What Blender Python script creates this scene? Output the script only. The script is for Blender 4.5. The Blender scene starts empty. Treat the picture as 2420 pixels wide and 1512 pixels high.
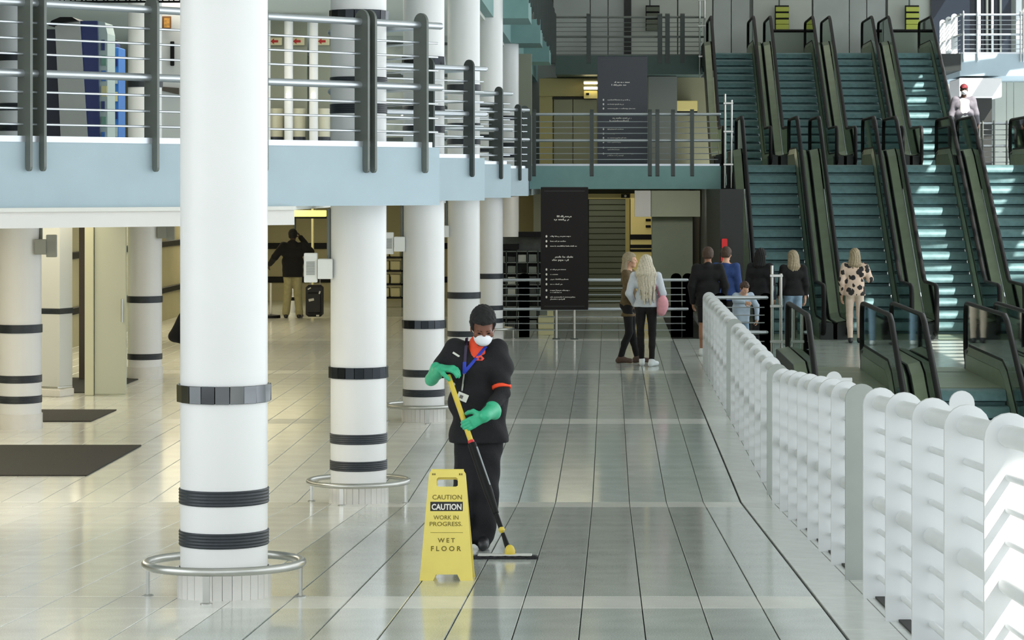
import bpy, bmesh, math, random
import numpy as np
from mathutils import Vector, Matrix

# ------------------------------------------------------------------ camera, world, sun, lights, exposure
SC = bpy.context.scene
COL = SC.collection
F = 6300.0            # focal length in pixels of a 2420 px wide frame
CX, CY = 1440.0, 443.0  # vanishing point of the hall's long axis
CAMZ = 2.69
cam_d = bpy.data.cameras.new('camera')
cam = bpy.data.objects.new('camera', cam_d)
COL.objects.link(cam)
SC.camera = cam
cam.location = (0, 0, CAMZ)
cam.rotation_euler = (math.pi / 2, 0, 0)
cam_d.sensor_width = 36.0
cam_d.lens = 36.0 * F / 2420.0
cam_d.shift_x = (1210 - CX) / 2420.0
cam_d.shift_y = (CY - 756) / 2420.0
cam_d.clip_end = 400
cam_d.clip_start = 0.1

SC.view_settings.view_transform = 'Standard'
SC.view_settings.look = 'None'
SC.view_settings.gamma = 1.0
SC.view_settings.use_curve_mapping = False
SC.view_settings.exposure = 0.46

world = bpy.data.worlds.new('sky')
SC.world = world
world.use_nodes = True
bg = world.node_tree.nodes['Background']
bg.inputs[0].default_value = (0.90, 0.96, 1.0, 1)
bg.inputs[1].default_value = 1.85

sun_d = bpy.data.lights.new('sun', 'SUN')
sun_d.energy = 9.0
sun_d.angle = 0.006
sun_d.color = (1.0, 0.95, 0.88)
sun = bpy.data.objects.new('sun', sun_d)
COL.objects.link(sun)
SUN_DIR = Vector((-.45, .55, -.70)).normalized()
sun.rotation_euler = SUN_DIR.to_track_quat('-Z', 'Y').to_euler()


def area(name, loc, sx, sy, power, col, rot=(0, 0, 0)):
    d = bpy.data.lights.new(name, 'AREA')
    d.shape = 'RECTANGLE'
    d.size, d.size_y = sx, sy
    d.energy = power
    d.color = col
    o = bpy.data.objects.new(name, d)
    o.location = loc
    o.rotation_euler = rot
    COL.objects.link(o)
    return o


WARM = (1.0, .90, .66)
# ceiling luminaires under the balcony (ground floor, upper floor); fill light added under the bridge
area('lamp_ground', (-5.6, 21.2, 2.40), 1.6, 2.5, 60, (1.0, .94, .80))
for yy in (26, 33, 41, 50, 58):
    area('lamp_ground', (-7.6, yy, 2.40), 2.2, 5.0, 60, WARM)
for yy in (34, 42, 51):
    area('lamp_gallery', (-6.0, yy, 5.62), 2.5, 4.0, 90, (1.0, .93, .78))
area('bridge_fill', (.4, 54.6, 2.60), 3.0, .5, 38, (1, .96, .86), (math.radians(50), 0, 0))  # unseen tilted fill, added to lift the faces under the bridge
area('bridge_fill', (.3, 61, 2.45), 2.6, 4.0, 12, (1, .93, .78))
area('lamp_shop', (-.4, 66, 5.6), 2.6, 4.0, 80, (1.0, .9, .62))
area('lamp_top', (3, 72.5, 10.5), 8, 4, 45, (1, .96, .88))

# ------------------------------------------------------------------ helpers


def P(px, py, d):
    return Vector(((px - CX) * d / F, d, CAMZ - (py - CY) * d / F))


def PXX(px, d):
    return (px - CX) * d / F


def ramp_z(y):
    return .055 * (22.8 - y) if y < 22.8 else 0.0


def lin(c):
    return tuple((v / 12.92 if v <= .04045 else ((v + .055) / 1.055) ** 2.4) for v in c)


MATS = {}


def mat(name, col=(.5, .5, .5), rough=.5, metal=0., var=0., vscale=8., spec=.5, emit=None, emit_s=0., bump=0., bscale=40., rnd=0., coat=0., speck=0., trans=0.):
    """procedural principled material; col is sRGB 0..1"""
    if name in MATS:
        return MATS[name]
    m = bpy.data.materials.new(name)
    m.use_nodes = True
    nt = m.node_tree
    b = nt.nodes['Principled BSDF']
    c = lin(col)
    b.inputs['Roughness'].default_value = rough
    b.inputs['Metallic'].default_value = metal
    b.inputs['Specular IOR Level'].default_value = spec
    b.inputs['Coat Weight'].default_value = coat
    b.inputs['Transmission Weight'].default_value = trans
    b.inputs['Base Color'].default_value = (*c, 1)
    tc = nt.nodes.new('ShaderNodeTexCoord')
    cur = None
    if var > 0 or speck > 0:
        n = nt.nodes.new('ShaderNodeTexNoise')
        n.inputs['Scale'].default_value = vscale
        n.inputs['Detail'].default_value = 4
        nt.links.new(tc.outputs['Object'], n.inputs['Vector'])
        mp = nt.nodes.new('ShaderNodeMapRange')
        mp.inputs['From Min'].default_value = .3
        mp.inputs['From Max'].default_value = .7
        mp.inputs['To Min'].default_value = 1 - var
        mp.inputs['To Max'].default_value = 1 + var
        nt.links.new(n.outputs['Fac'], mp.inputs['Value'])
        cur = mp.outputs['Result']
    if speck > 0:
        n2 = nt.nodes.new('ShaderNodeTexNoise')
        n2.inputs['Scale'].default_value = 140
        n2.inputs['Detail'].default_value = 2
        nt.links.new(tc.outputs['Object'], n2.inputs['Vector'])
        mp2 = nt.nodes.new('ShaderNodeMapRange')
        mp2.inputs['From Min'].default_value = .35
        mp2.inputs['From Max'].default_value = .65
        mp2.inputs['To Min'].default_value = 1 - speck
        mp2.inputs['To Max'].default_value = 1 + speck
        nt.links.new(n2.outputs['Fac'], mp2.inputs['Value'])
        mu = nt.nodes.new('ShaderNodeMath')
        mu.operation = 'MULTIPLY'
        nt.links.new(cur, mu.inputs[0])
        nt.links.new(mp2.outputs['Result'], mu.inputs[1])
        cur = mu.outputs[0]
    if rnd > 0:
        oi = nt.nodes.new('ShaderNodeObjectInfo')
        mp3 = nt.nodes.new('ShaderNodeMapRange')
        mp3.inputs['To Min'].default_value = 1 - rnd
        mp3.inputs['To Max'].default_value = 1 + rnd
        nt.links.new(oi.outputs['Random'], mp3.inputs['Value'])
        if cur is None:
            cur = mp3.outputs['Result']
        else:
            mu = nt.nodes.new('ShaderNodeMath')
            mu.operation = 'MULTIPLY'
            nt.links.new(cur, mu.inputs[0])
            nt.links.new(mp3.outputs['Result'], mu.inputs[1])
            cur = mu.outputs[0]
    if cur is not None:
        vm = nt.nodes.new('ShaderNodeVectorMath')
        vm.operation = 'SCALE'
        vm.inputs[0].default_value = c
        nt.links.new(cur, vm.inputs['Scale'])
        nt.links.new(vm.outputs[0], b.inputs['Base Color'])
    if bump > 0:
        n = nt.nodes.new('ShaderNodeTexNoise')
        n.inputs['Scale'].default_value = bscale
        nt.links.new(tc.outputs['Object'], n.inputs['Vector'])
        bp = nt.nodes.new('ShaderNodeBump')
        bp.inputs['Strength'].default_value = bump
        bp.inputs['Distance'].default_value = .01
        nt.links.new(n.outputs['Fac'], bp.inputs['Height'])
        nt.links.new(bp.outputs[0], b.inputs['Normal'])
    if emit is not None:
        b.inputs['Emission Color'].default_value = (*lin(emit), 1)
        b.inputs['Emission Strength'].default_value = emit_s
    MATS[name] = m
    return m


def glass_mat(name, tint=(.75, .85, .8), opacity=.18, rough=.03):
    if name in MATS:
        return MATS[name]
    m = bpy.data.materials.new(name)
    m.use_nodes = True
    nt = m.node_tree
    nt.nodes.clear()
    out = nt.nodes.new('ShaderNodeOutputMaterial')
    tr = nt.nodes.new('ShaderNodeBsdfTransparent')
    tr.inputs[0].default_value = (*lin(tint), 1)
    gl = nt.nodes.new('ShaderNodeBsdfGlossy')
    gl.inputs['Roughness'].default_value = rough
    gl.inputs['Color'].default_value = (.9, 1, .95, 1)
    fr = nt.nodes.new('ShaderNodeFresnel')
    fr.inputs['IOR'].default_value = 1.5
    ad = nt.nodes.new('ShaderNodeMath')
    ad.operation = 'ADD'
    ad.inputs[1].default_value = opacity * .3
    ad.use_clamp = True
    mx = nt.nodes.new('ShaderNodeMixShader')
    nt.links.new(fr.outputs[0], ad.inputs[0])
    nt.links.new(ad.outputs[0], mx.inputs[0])
    nt.links.new(tr.outputs[0], mx.inputs[1])
    nt.links.new(gl.outputs[0], mx.inputs[2])
    nt.links.new(mx.outputs[0], out.inputs[0])
    MATS[name] = m
    return m


class MB:
    """collects shapes (world or local coordinates) and links them as ONE mesh object"""

    def __init__(s):
        s.v, s.f = [], []

    def add(s, vs, fs):
        o = len(s.v)
        s.v += [tuple(v) for v in vs]
        s.f += [tuple(i + o for i in f) for f in fs]
        return s

    def box(s, x0, x1, y0, y1, z0, z1, ch=0.):
        if ch <= 0:
            vs = [(x0, y0, z0), (x1, y0, z0), (x1, y1, z0), (x0, y1, z0), (x0, y0, z1), (x1, y0, z1), (x1, y1, z1), (x0, y1, z1)]
            return s.add(vs, [(0, 3, 2, 1), (4, 5, 6, 7), (0, 1, 5, 4), (1, 2, 6, 5), (2, 3, 7, 6), (3, 0, 4, 7)])
        c = ch
        r = [(x0, y0), (x1, y0), (x1, y1), (x0, y1)]
        ri = [(x0 + c, y0 + c), (x1 - c, y0 + c), (x1 - c, y1 - c), (x0 + c, y1 - c)]
        vs = [(*p, z0) for p in ri] + [(*p, z0 + c) for p in r] + [(*p, z1 - c) for p in r] + [(*p, z1) for p in ri]
        fs = [(3, 2, 1, 0), (12, 13, 14, 15)]
        for k in range(3):
            for i in range(4):
                j = (i + 1) % 4
                fs.append((k * 4 + i, k * 4 + j, k * 4 + 4 + j, k * 4 + 4 + i))
        return s.add(vs, fs)

    def rbox(s, c, size, R, ch=0.):
        t = MB().box(-size[0] / 2, size[0] / 2, -size[1] / 2, size[1] / 2, -size[2] / 2, size[2] / 2, ch)
        c = Vector(c)
        return s.add([c + R @ Vector(v) for v in t.v], t.f)

    def tube(s, p0, p1, r, n=12, r1=None, caps=True):
        p0, p1 = Vector(p0), Vector(p1)
        r1 = r if r1 is None else r1
        d = (p1 - p0).normalized()
        a = d.orthogonal().normalized()
        b = d.cross(a)
        vs = []
        for p, rr in ((p0, r), (p1, r1)):
            for i in range(n):
                t = 2 * math.pi * i / n
                vs.append(p + a * math.cos(t) * rr + b * math.sin(t) * rr)
        fs = [(i, (i + 1) % n, n + (i + 1) % n, n + i) for i in range(n)]
        if caps:
            fs += [tuple(range(n - 1, -1, -1)), tuple(range(n, 2 * n))]
        return s.add(vs, fs)

    def path(s, pts, r, n=10, closed=False, rx=None, up=None):
        """sweep a circle (or ellipse r x rx) along points"""
        pts = [Vector(p) for p in pts]
        m = len(pts)
        rx = r if rx is None else rx
        vs = []
        prev = None
        for i, p in enumerate(pts):
            if closed:
                t = pts[(i + 1) % m] - pts[i - 1]
            else:
                t = pts[min(i + 1, m - 1)] - pts[max(i - 1, 0)]
            t = t.normalized()
            if up is not None:
                a = Vector(up)
                a = (a - t * a.dot(t)).normalized()
            elif prev is None:
                a = t.orthogonal().normalized()
            else:
                a = (prev - t * prev.dot(t)).normalized()
            prev = a
            b = t.cross(a)
            for k in range(n):
                th = 2 * math.pi * k / n
                vs.append(p + a * math.cos(th) * rx + b * math.sin(th) * r)
        fs = []
        rng = m if closed else m - 1
        for i in range(rng):
            j = (i + 1) % m
            for k in range(n):
                l = (k + 1) % n
                fs.append((i * n + k, i * n + l, j * n + l, j * n + k))
        if not closed:
            fs += [tuple(range(n - 1, -1, -1)), tuple(range((m - 1) * n, m * n))]
        return s.add(vs, fs)

    def lathe(s, prof, n=32, c=(0, 0, 0), caps=True, a0=0., a1=None):
        """prof [(r,z)]"""
        c = Vector(c)
        full = a1 is None
        aa = 2 * math.pi if full else a1 - a0
        cols = n if full else n + 1
        vs = []
        for r, z in prof:
            for k in range(cols):
                t = a0 + aa * k / n
                vs.append((c.x + r * math.cos(t), c.y + r * math.sin(t), c.z + z))
        fs = []
        for i in range(len(prof) - 1):
            for k in range(n):
                l = (k + 1) % cols
                fs.append((i * cols + k, i * cols + l, (i + 1) * cols + l, (i + 1) * cols + k))
        if caps and full:
            fs += [tuple(range(n - 1, -1, -1)), tuple(range((len(prof) - 1) * n, len(prof) * n))]
        return s.add(vs, fs)

    def prism(s, poly, origin, U, V, W, t):
        """2D polygon (u,v) extruded along W by t, centred on origin"""
        O, U, V, W = Vector(origin), Vector(U), Vector(V), Vector(W)
        n = len(poly)
        vs = [O + U * a + V * b - W * (t / 2) for a, b in poly] + [O + U * a + V * b + W * (t / 2) for a, b in poly]
        fs = [tuple(range(n - 1, -1, -1)), tuple(range(n, 2 * n))]
        fs += [(i, (i + 1) % n, n + (i + 1) % n, n + i) for i in range(n)]
        return s.add(vs, fs)

    def mesh(s, name, material, off=None, smooth=False, angle=.6):
        me = bpy.data.meshes.new(name)
        vs = s.v
        if off is not None:
            vs = [(a - off[0], b - off[1], c - off[2]) for a, b, c in vs]
        me.from_pydata(vs, [], s.f)
        if material:
            me.materials.append(material)
        if smooth:
            me.polygons.foreach_set('use_smooth', [True] * len(me.polygons))
            me.set_sharp_from_angle(angle=angle)
        me.update()
        return me

    def build(s, name, material, parent=None, smooth=False, angle=.6, label=None):
        off = None
        if parent is not None:
            off = parent['origin'] if 'origin' in parent else (0, 0, 0)
        me = s.mesh(name, material, off, smooth, angle)
        return link(name, me, parent, label)


def link(name, me, parent=None, label=None, loc=None):
    o = bpy.data.objects.new(name, me)
    COL.objects.link(o)
    if parent is not None:
        o.parent = parent
        if 'origin' in parent:
            o['origin'] = tuple(parent['origin'])
    if loc is not None:
        o.location = loc
    if label:
        o['label'] = label
    return o


def thing(name, label, cat, loc=(0, 0, 0), group=None, rz=0.):
    o = bpy.data.objects.new(name, None)
    o.empty_display_size = .1
    COL.objects.link(o)
    o.location = loc
    o.rotation_euler = (0, 0, rz)
    o['label'] = label
    o['category'] = cat
    o['kind'] = 'thing'
    if group:
        o['group'] = group
    o['origin'] = tuple(loc) if rz == 0 else (0., 0., 0.)
    return o


def tag(o, label, cat, group=None):
    o['label'] = label
    o['category'] = cat
    o['kind'] = 'thing'
    if group:
        o['group'] = group
    return o


def struct(o):
    o['kind'] = 'structure'
    return o


def copy_tree(o, loc=None, parent=None, label=None):
    c = o.copy()
    COL.objects.link(c)
    if parent is not None:
        c.parent = parent
    if loc is not None:
        c.location = loc
    if label:
        c['label'] = label
    for ch in o.children:
        copy_tree(ch, None, c)
    return c


def arc(cx, cy, r, a0, a1, n):
    return [(cx + r * math.cos(a0 + (a1 - a0) * i / n), cy + r * math.sin(a0 + (a1 - a0) * i / n)) for i in range(n + 1)]


def text_mesh(txt, w, h, origin, U, V, N, material, parent, name='lettering', off=.002, bold=0., label=None):
    """flat printed word fitted into a w x h rectangle centred at origin on the plane U,V"""
    cu = bpy.data.curves.new(name, 'FONT')
    cu.body = txt
    cu.offset = bold
    cu.resolution_u = 3
    ob = bpy.data.objects.new(name, cu)
    COL.objects.link(ob)
    dg = bpy.context.evaluated_depsgraph_get()
    me0 = bpy.data.meshes.new_from_object(ob.evaluated_get(dg))
    vs = [v.co.copy() for v in me0.vertices]
    fs = [tuple(p.vertices) for p in me0.polygons]
    bpy.data.objects.remove(ob)
    bpy.data.meshes.remove(me0)
    x0, x1 = min(v.x for v in vs), max(v.x for v in vs)
    y0, y1 = min(v.y for v in vs), max(v.y for v in vs)
    O, U, V, N = Vector(origin), Vector(U), Vector(V), Vector(N)
    pts = [O + U * ((v.x - x0) / (x1 - x0) - .5) * w + V * ((v.y - y0) / (y1 - y0) - .5) * h + N * off for v in vs]
    mb = MB().add(pts, fs)
    return mb.build(name, material, parent, label=label)


# ------------------------------------------------------------------ materials
M_FLOOR = mat('granite_floor', (.765, .785, .765), .12, var=.10, vscale=3., speck=.22, rnd=.05)
M_FLOOR_LIT = mat('lit_granite_floor', (.91, .91, .88), .13, var=.08, vscale=3., speck=.12, rnd=.04)  # same floor, brightness of the left side painted into the colour
M_BAND = mat('pale_band', (.88, .88, .85), .18, var=.06, vscale=4., speck=.08, rnd=.03)
M_BORDER = mat('white_border_tile', (.80, .81, .79), .2, var=.06, vscale=5., rnd=.05)
M_JOINT = mat('dark_joint', (.16, .16, .15), .8)
M_WHITE = mat('white_column_paint', (.91, .91, .905), .35, var=.02, vscale=2.)
M_PLINTH = mat('plinth_tile_glaze', (.88, .87, .85), .25, var=.03, vscale=9., rnd=.03)
M_DARKBAND = mat('dark_ribbed_band', (.14, .165, .19), .42, var=.15, vscale=30.)
M_MIRRORD = mat('dark_reflection_tile', (.17, .19, .21), .22, .6, rnd=.3)  # same mirror tile, its dark reflection put into the colour
M_MIRROR = mat('polished_steel_tile', (.45, .46, .47), .09, 1.0, rnd=.35)
M_STEEL = mat('brushed_steel', (.74, .74, .72), .28, .9, var=.05, vscale=6.)
M_RAIL = mat('satin_steel_rail', (.78, .80, .82), .30, .75)
M_FIN = mat('grey_post_paint', (.44, .46, .44), .45, .2, var=.05, vscale=6.)
M_FIN_DK = mat('dark_post_paint', (.27, .30, .29), .45, .1, var=.05, vscale=6.)
M_BLUE = mat('pale_blue_fascia', (.67, .745, .78), .5, var=.03, vscale=3.)
M_TEAL = mat('teal_fascia', (.47, .62, .61), .5, var=.05, vscale=4.)
M_CEIL = mat('white_ceiling', (.88, .88, .85), .7)
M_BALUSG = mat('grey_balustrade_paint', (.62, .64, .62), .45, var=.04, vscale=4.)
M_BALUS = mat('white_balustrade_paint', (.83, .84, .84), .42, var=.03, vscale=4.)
M_BEIGE = mat('beige_wall', (.72, .69, .54), .6, var=.06, vscale=1.5)
M_OLIVE = mat('grey_olive_wall', (.60, .61, .54), .6, var=.06, vscale=1.2)
M_GREY = mat('grey_wall', (.56, .58, .56), .6, var=.05, vscale=1.2)
M_PANEL = mat('grey_gloss_panel', (.58, .60, .58), .22, .3, var=.1, vscale=.8, rnd=.06)
M_DARK = mat('dark_wall', (.16, .17, .16), .6, var=.08, vscale=2.)
M_BLACK = mat('black_rubber', (.045, .045, .045), .5, spec=.25, var=.1, vscale=20.)
M_BLACKP = mat('black_print', (.08, .07, .07), .5)
M_STEP = mat('teal_grey_step', (.35, .47, .48), .42, .35, var=.15, vscale=9., rnd=.04)
M_SKIRT = mat('olive_steel_skirt', (.56, .60, .51), .35, .6, var=.08, vscale=3.)
M_TRUSS = mat('dark_escalator_cladding', (.17, .19, .18), .45, .2, var=.1, vscale=3.)
M_GLASS = glass_mat('green_glass', (.955, .98, .97), .08)
M_MAT = mat('entrance_mat_pile', (.24, .23, .21), .95, var=.15, vscale=60., bump=.4, bscale=120.)
M_YELLOW = mat('yellow_plastic', (.93, .85, .42), .38, var=.03, vscale=8.)
M_OLIVEPRINT = mat('olive_print', (.46, .40, .08), .6)
M_WHITEP = mat('white_print', (.92, .90, .86), .6)
# ------------------------------------------------------------------ floor
ZL1, ZL2, SLAB = 3.03, 6.20, .49
floor_root = bpy.data.objects.new('floor', None)
COL.objects.link(floor_root)
floor_root['kind'] = 'structure'
floor_root['origin'] = (0., 0., 0.)
# screed under the tiles: ramp plus level
prof = [(-6, ramp_z(-6) - .02), (22.8, -.02), (66, -.02), (66, -.3), (22.8, -.3), (-6, ramp_z(-6) - .3)]
MB().prism(prof, (-6.7, 0, 0), (0, 1, 0), (0, 0, 1), (1, 0, 0), 16.9).build('screed', M_JOINT, floor_root)
PW, EDGE = .316, 1.12
sect = [(6.4, 14.6), (14.6, 22.8), (22.8, 31.0), (31.0, 39.2), (39.2, 47.4), (47.4, 55.6)]
rng = random.Random(5)
G = .006


def plank_mesh(L, w, name, m):
    return MB().box(-w / 2 + G / 2, w / 2 - G / 2, G / 2, L - G / 2, -.02, 0, .003).mesh(name, m)


slope = math.atan(.055)
BW = .62
for si, (ya, yb) in enumerate(sect):
    on_ramp = yb <= 22.9
    sc_ = 1 / math.cos(slope) if on_ramp else 1.
    me = plank_mesh((yb - ya - BW) * sc_, PW, 'floor_plank', M_FLOOR)
    me_p = plank_mesh((yb - ya - BW) * sc_, PW, 'floor_plank', M_FLOOR_LIT)
    mb_ = plank_mesh(BW * sc_, PW, 'band_tile', M_BAND)
    far = si >= 4
    k = 0
    rest_p, rest_b = MB(), MB()
    while True:
        xc = EDGE - PW * (k + .5)
        k += 1
        if xc < -14.5:
            break
        vis = xc > -.2286 * yb - 1.5
        if vis:
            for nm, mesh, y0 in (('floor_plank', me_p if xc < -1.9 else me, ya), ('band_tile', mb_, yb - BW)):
                o = link(nm, mesh, floor_root, loc=(xc, y0, ramp_z(y0)))
                if on_ramp:
                    o.rotation_euler = (-slope, 0, 0)
        else:
            for mbx, y0, y1 in ((rest_p, ya, yb - BW), (rest_b, yb - BW, yb)):
                x0, x1 = xc - PW / 2 + G / 2, xc + PW / 2 - G / 2
                za, zb = ramp_z(y0), ramp_z(y1)
                mbx.add([(x0, y0 + G / 2, za), (x1, y0 + G / 2, za), (x1, y1 - G / 2, zb), (x0, y1 - G / 2, zb)], [(0, 1, 2, 3)])
    for mbx, m in ((rest_p, M_FLOOR_LIT), (rest_b, M_BAND)):
        if mbx.v:
            mbx.build('floor_edge_planks', m, floor_root)['kind'] = 'stuff'
# white border tiles along the balustrade
tw, tl = .27, .82
bm_ramp = MB().box(-tw / 2 + .002, tw / 2 - .002, .002, tl / math.cos(slope) - .002, -.02, .001, .003).mesh('border_tile', M_BORDER)
bm_flat = MB().box(-tw / 2 + .002, tw / 2 - .002, .002, tl - .002, -.02, .001, .003).mesh('border_tile', M_BORDER)
y = 6.4
while y < 47.3:
    for c in range(2):
        o = link('border_tile', bm_ramp if y < 22.7 else bm_flat, floor_root, loc=(EDGE + .01 + tw * (c + .5), y, ramp_z(y)))
        if y < 22.7:
            o.rotation_euler = (-slope, 0, 0)
    y += tl
# rest of the level floor behind the far railing
MB().box(-14.5, 1.75, 55.6, 66, -.02, 0).build('floor_far', M_FLOOR, floor_root)
# right-hand landing at the foot of the escalators
r = MB().box(1.8, 14, 38.9, 66, -.35, -.002).build('floor_landing', mat('landing_floor', (.62, .65, .62), .2, var=.08, vscale=2., speck=.15))
struct(r)
struct(MB().box(1.78, 14, 38.80, 38.9, -.35, .004).build('trim_1', mat('pale_edge_strip', (.78, .79, .76), .35)))
struct(MB().box(1.6, 14, -4, 39, -3.7, -3.5).build('floor_lower', mat('lower_floor', (.45, .48, .46), .25, var=.08, vscale=2.)))
struct(MB().box(1.6, 14, 39, 39.2, -3.5, -.35).build('wall_lower', M_DARK))
MBv = MB()
MBv.prism([(-4, ramp_z(-4) - .02), (22.8, -.02), (39, -.02), (39, -3.5), (-4, -3.5)], (1.72, 0, 0), (0, 1, 0), (0, 0, 1), (1, 0, 0), .08)
struct(MBv.build('wall_void', M_GREY))

# ------------------------------------------------------------------ upper floors
saw = [(-9.4, 14.64), (-1.44, 22.6), (-2.5, 23.66), (-2.5, 29.74), (-1.44, 30.8), (-2.5, 31.86), (-2.5, 37.94), (-1.44, 39.0), (-2.5, 40.06), (-2.5, 46.14), (-1.44, 47.2), (-1.60, 53.1), (-1.60, 76), (-14.5, 76), (-14.5, 14.64)]
struct(MB().prism(saw, (0, 0, ZL1 - SLAB / 2), (1, 0, 0), (0, 1, 0), (0, 0, 1), SLAB).build('floor_gallery', M_BLUE))
inner = [(-9.0, 14.9), (-2.53, 21.37), (-2.53, 24.0), (-2.8, 30.0), (-1.9, 30.95), (-2.8, 31.9), (-2.8, 38.2), (-1.9, 39.15), (-2.8, 40.1), (-2.8, 46.4), (-1.9, 47.3), (-1.9, 53), (-1.9, 66), (-14.4, 66), (-14.4, 14.9)]
struct(MB().prism(inner, (0, 0, ZL1 - SLAB - .015), (1, 0, 0), (0, 1, 0), (0, 0, 1), .03).build('ceiling_ground', M_CEIL))
MBs = MB()
MBs.prism([(-9.0, 14.95), (-2.53, 21.42), (-2.6, 21.49), (-9.07, 15.02)], (0, 0, 2.465), (1, 0, 0), (0, 1, 0), (0, 0, 1), .15)
struct(MBs.build('trim_2', mat('soffit_strip', (.88, .87, .85), .5)))
up2 = [(-14.5, 14.6), (-2.05, 14.6), (-2.05, 22.6), (-1.44, 22.6), (-1.44, 24.5), (-2.05, 24.5), (-2.05, 30.8), (-1.44, 30.8), (-1.44, 32.7), (-2.05, 32.7), (-2.05, 39.), (-1.44, 39.), (-1.44, 40.9), (-2.05, 40.9),
       (-2.05, 47.4), (-1.44, 47.4), (-1.44, 49.3), (-2.05, 49.3), (-2.05, 55.6), (-1.44, 55.6), (-1.44, 57.5), (-2.05, 57.5), (-2.05, 63.8), (-1.44, 63.8), (-1.44, 65.7), (-2.05, 65.7), (-2.05, 76), (-14.5, 76)]
struct(MB().prism(up2, (0, 0, ZL2 - .25), (1, 0, 0), (0, 1, 0), (0, 0, 1), .5).build('floor_top_gallery', M_TEAL))
struct(MB().box(-14.4, -2.2, 14.8, 60, ZL2 - .56, ZL2 - .5).build('ceiling_gallery', M_CEIL))
# bridges across the hall
struct(MB().box(-1.59, 2.22, 53.1, 57.3, 2.66, 3.12).build('floor_bridge', M_TEAL))
struct(MB().box(-1.43, 2.5, 71, 75, 5.70, ZL2).build('floor_top_bridge', mat('shaded_teal_fascia', (.27, .35, .33), .5, var=.06, vscale=3.)))  # teal darkened in the colour for the shade on this bridge
# escalator landings (level one and level two)
struct(MB().box(2.22, 14, 53.55, 64.9, 2.66, 3.14).build('floor_escalator_landing', M_TRUSS))
struct(MB().box(2.5, 9.2, 69.75, 76, 5.75, ZL2 - .01).build('floor_top_landing', M_TRUSS))
struct(MB().box(-1.59, 2.22, 57.3, 76, 2.66, 3.12).build('floor_shop', M_GREY))

# ------------------------------------------------------------------ outer walls, roof
struct(MB().box(-14.8, 14.5, 76, 76.3, -.3, 11.4).build('wall_back', M_GREY))
wl = struct(MB().box(-14.8, -14.5, 14, 76, -.3, 11.4).build('wall_left', M_BEIGE))
roof = MB()
roof.box(-14.8, 7.6, -1.5, 2.3, 11.2, 11.5)
roof.box(-14.8, 12.6, 2.3, 40, 11.2, 11.5)
roof.box(-14.8, 11.6, 40, 76.3, 11.2, 11.5)
struct(roof.build('ceiling', M_CEIL))
lv = MB()
yy = -1.0
while yy < 70:
    x0 = 7.6 if yy < 2.3 else 12.6 if yy < 40 else 11.6
    R = Matrix.Rotation(math.radians(6), 3, 'Z')
    lv.rbox(((x0 + 24) / 2, yy, 11.35), (24 - x0, .24, .10), R)
    yy += .92
struct(lv.build('ceiling_louvre', mat('white_louvre', (.85, .85, .85), .5)))
bm_ = MB()
for x in (10.4, 14.0, 16.4, 18.8):
    bm_.box(x - .2, x + .2, -1.5, 2.3 if x < 12.4 else 76, 11.5, 11.8)
struct(bm_.build('ceiling_beam', mat('white_louvre')))
# glazing bars of the open right-hand facade
fb = MB()
for yy in range(0, 76, 4):
    fb.box(14.3, 14.5, yy - .1, yy + .1, -3.5, 11.2)
for zz in (0, 3, 6, 9):
    fb.box(14.3, 14.5, 0, 76, zz - .06, zz + .06)
struct(fb.build('window_1', mat('facade_bar', (.6, .62, .62), .5)))

fb = MB()
for xx in range(-15, 16, 3):
    fb.box(xx - .45, xx + .45, -4.2, -3.6, -3.5, 11.2)
fb.box(-15, 15, -4.2, -3.6, 3.2, 3.7).box(-15, 15, -4.2, -3.6, 10.6, 11.2)
struct(fb.build('added_reflection_piers', mat('reflection_pier', (.25, .26, .26), .5)))  # unseen piers added behind the camera to vary the mirror reflections
# interior wall at the left of the ground floor, and the far walls
wi = struct(MB().box(-9.25, -9.0, 38.0, 64, 0, 2.51).build('wall_corridor', M_BEIGE))
wi['origin'] = (0., 0., 0.)
for z in (1.55, .62):
    MB().box(-9.0, -8.95, 38.0, 64, z - .06, z + .06, .01).build('bumper_rail', M_BLACK, wi)
wf = struct(MB().box(-9.25, -1.6, 63.5, 63.8, 0, 2.51).build('wall_far', M_BEIGE))
wf['origin'] = (0., 0., 0.)
for z in (1.3, .5):
    MB().box(-9.0, -1.7, 63.44, 63.5, z - .07, z + .07, .01).build('bumper_rail', M_BLACK, wf)
struct(MB().box(-14.5, -1.75, 60, 60.25, ZL1, 5.7).build('wall_gallery', M_OLIVE))
struct(MB().box(-14.5, -9.0, 37.8, 38.0, 0, 2.51).build('wall_side', M_GREY))
# under the bridge: dark far wall, olive side
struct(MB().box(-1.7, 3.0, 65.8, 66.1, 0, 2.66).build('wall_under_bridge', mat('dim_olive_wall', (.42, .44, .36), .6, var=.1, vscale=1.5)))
struct(MB().box(1.98, 2.40, 47.7, 66, 0, 2.66).build('wall_escalator_side', M_DARK))
struct(MB().box(-1.75, -1.45, 61.5, 66, 0, 2.66).build('wall_bridge_side', M_OLIVE))
# level-one shop wall behind the first bridge
struct(MB().box(-1.75, 3.3, 73, 73.3, 3.12, 5.7).build('wall_shop', mat('ochre_wall', (.66, .65, .52), .6, var=.06, vscale=1.2)))
# ------------------------------------------------------------------ columns
CR = .2375


def ribbed(z0, z1, r=CR):
    n = 5
    p = [(r - .002, z0)]
    for i in range(n):
        a, b = z0 + (z1 - z0) * i / n, z0 + (z1 - z0) * (i + 1) / n
        p += [(r + .006, a + .002), (r + .009, (a + b) / 2), (r + .006, b - .002)]
    return p + [(r - .002, z1)]


_tile_mesh = {}


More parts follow.
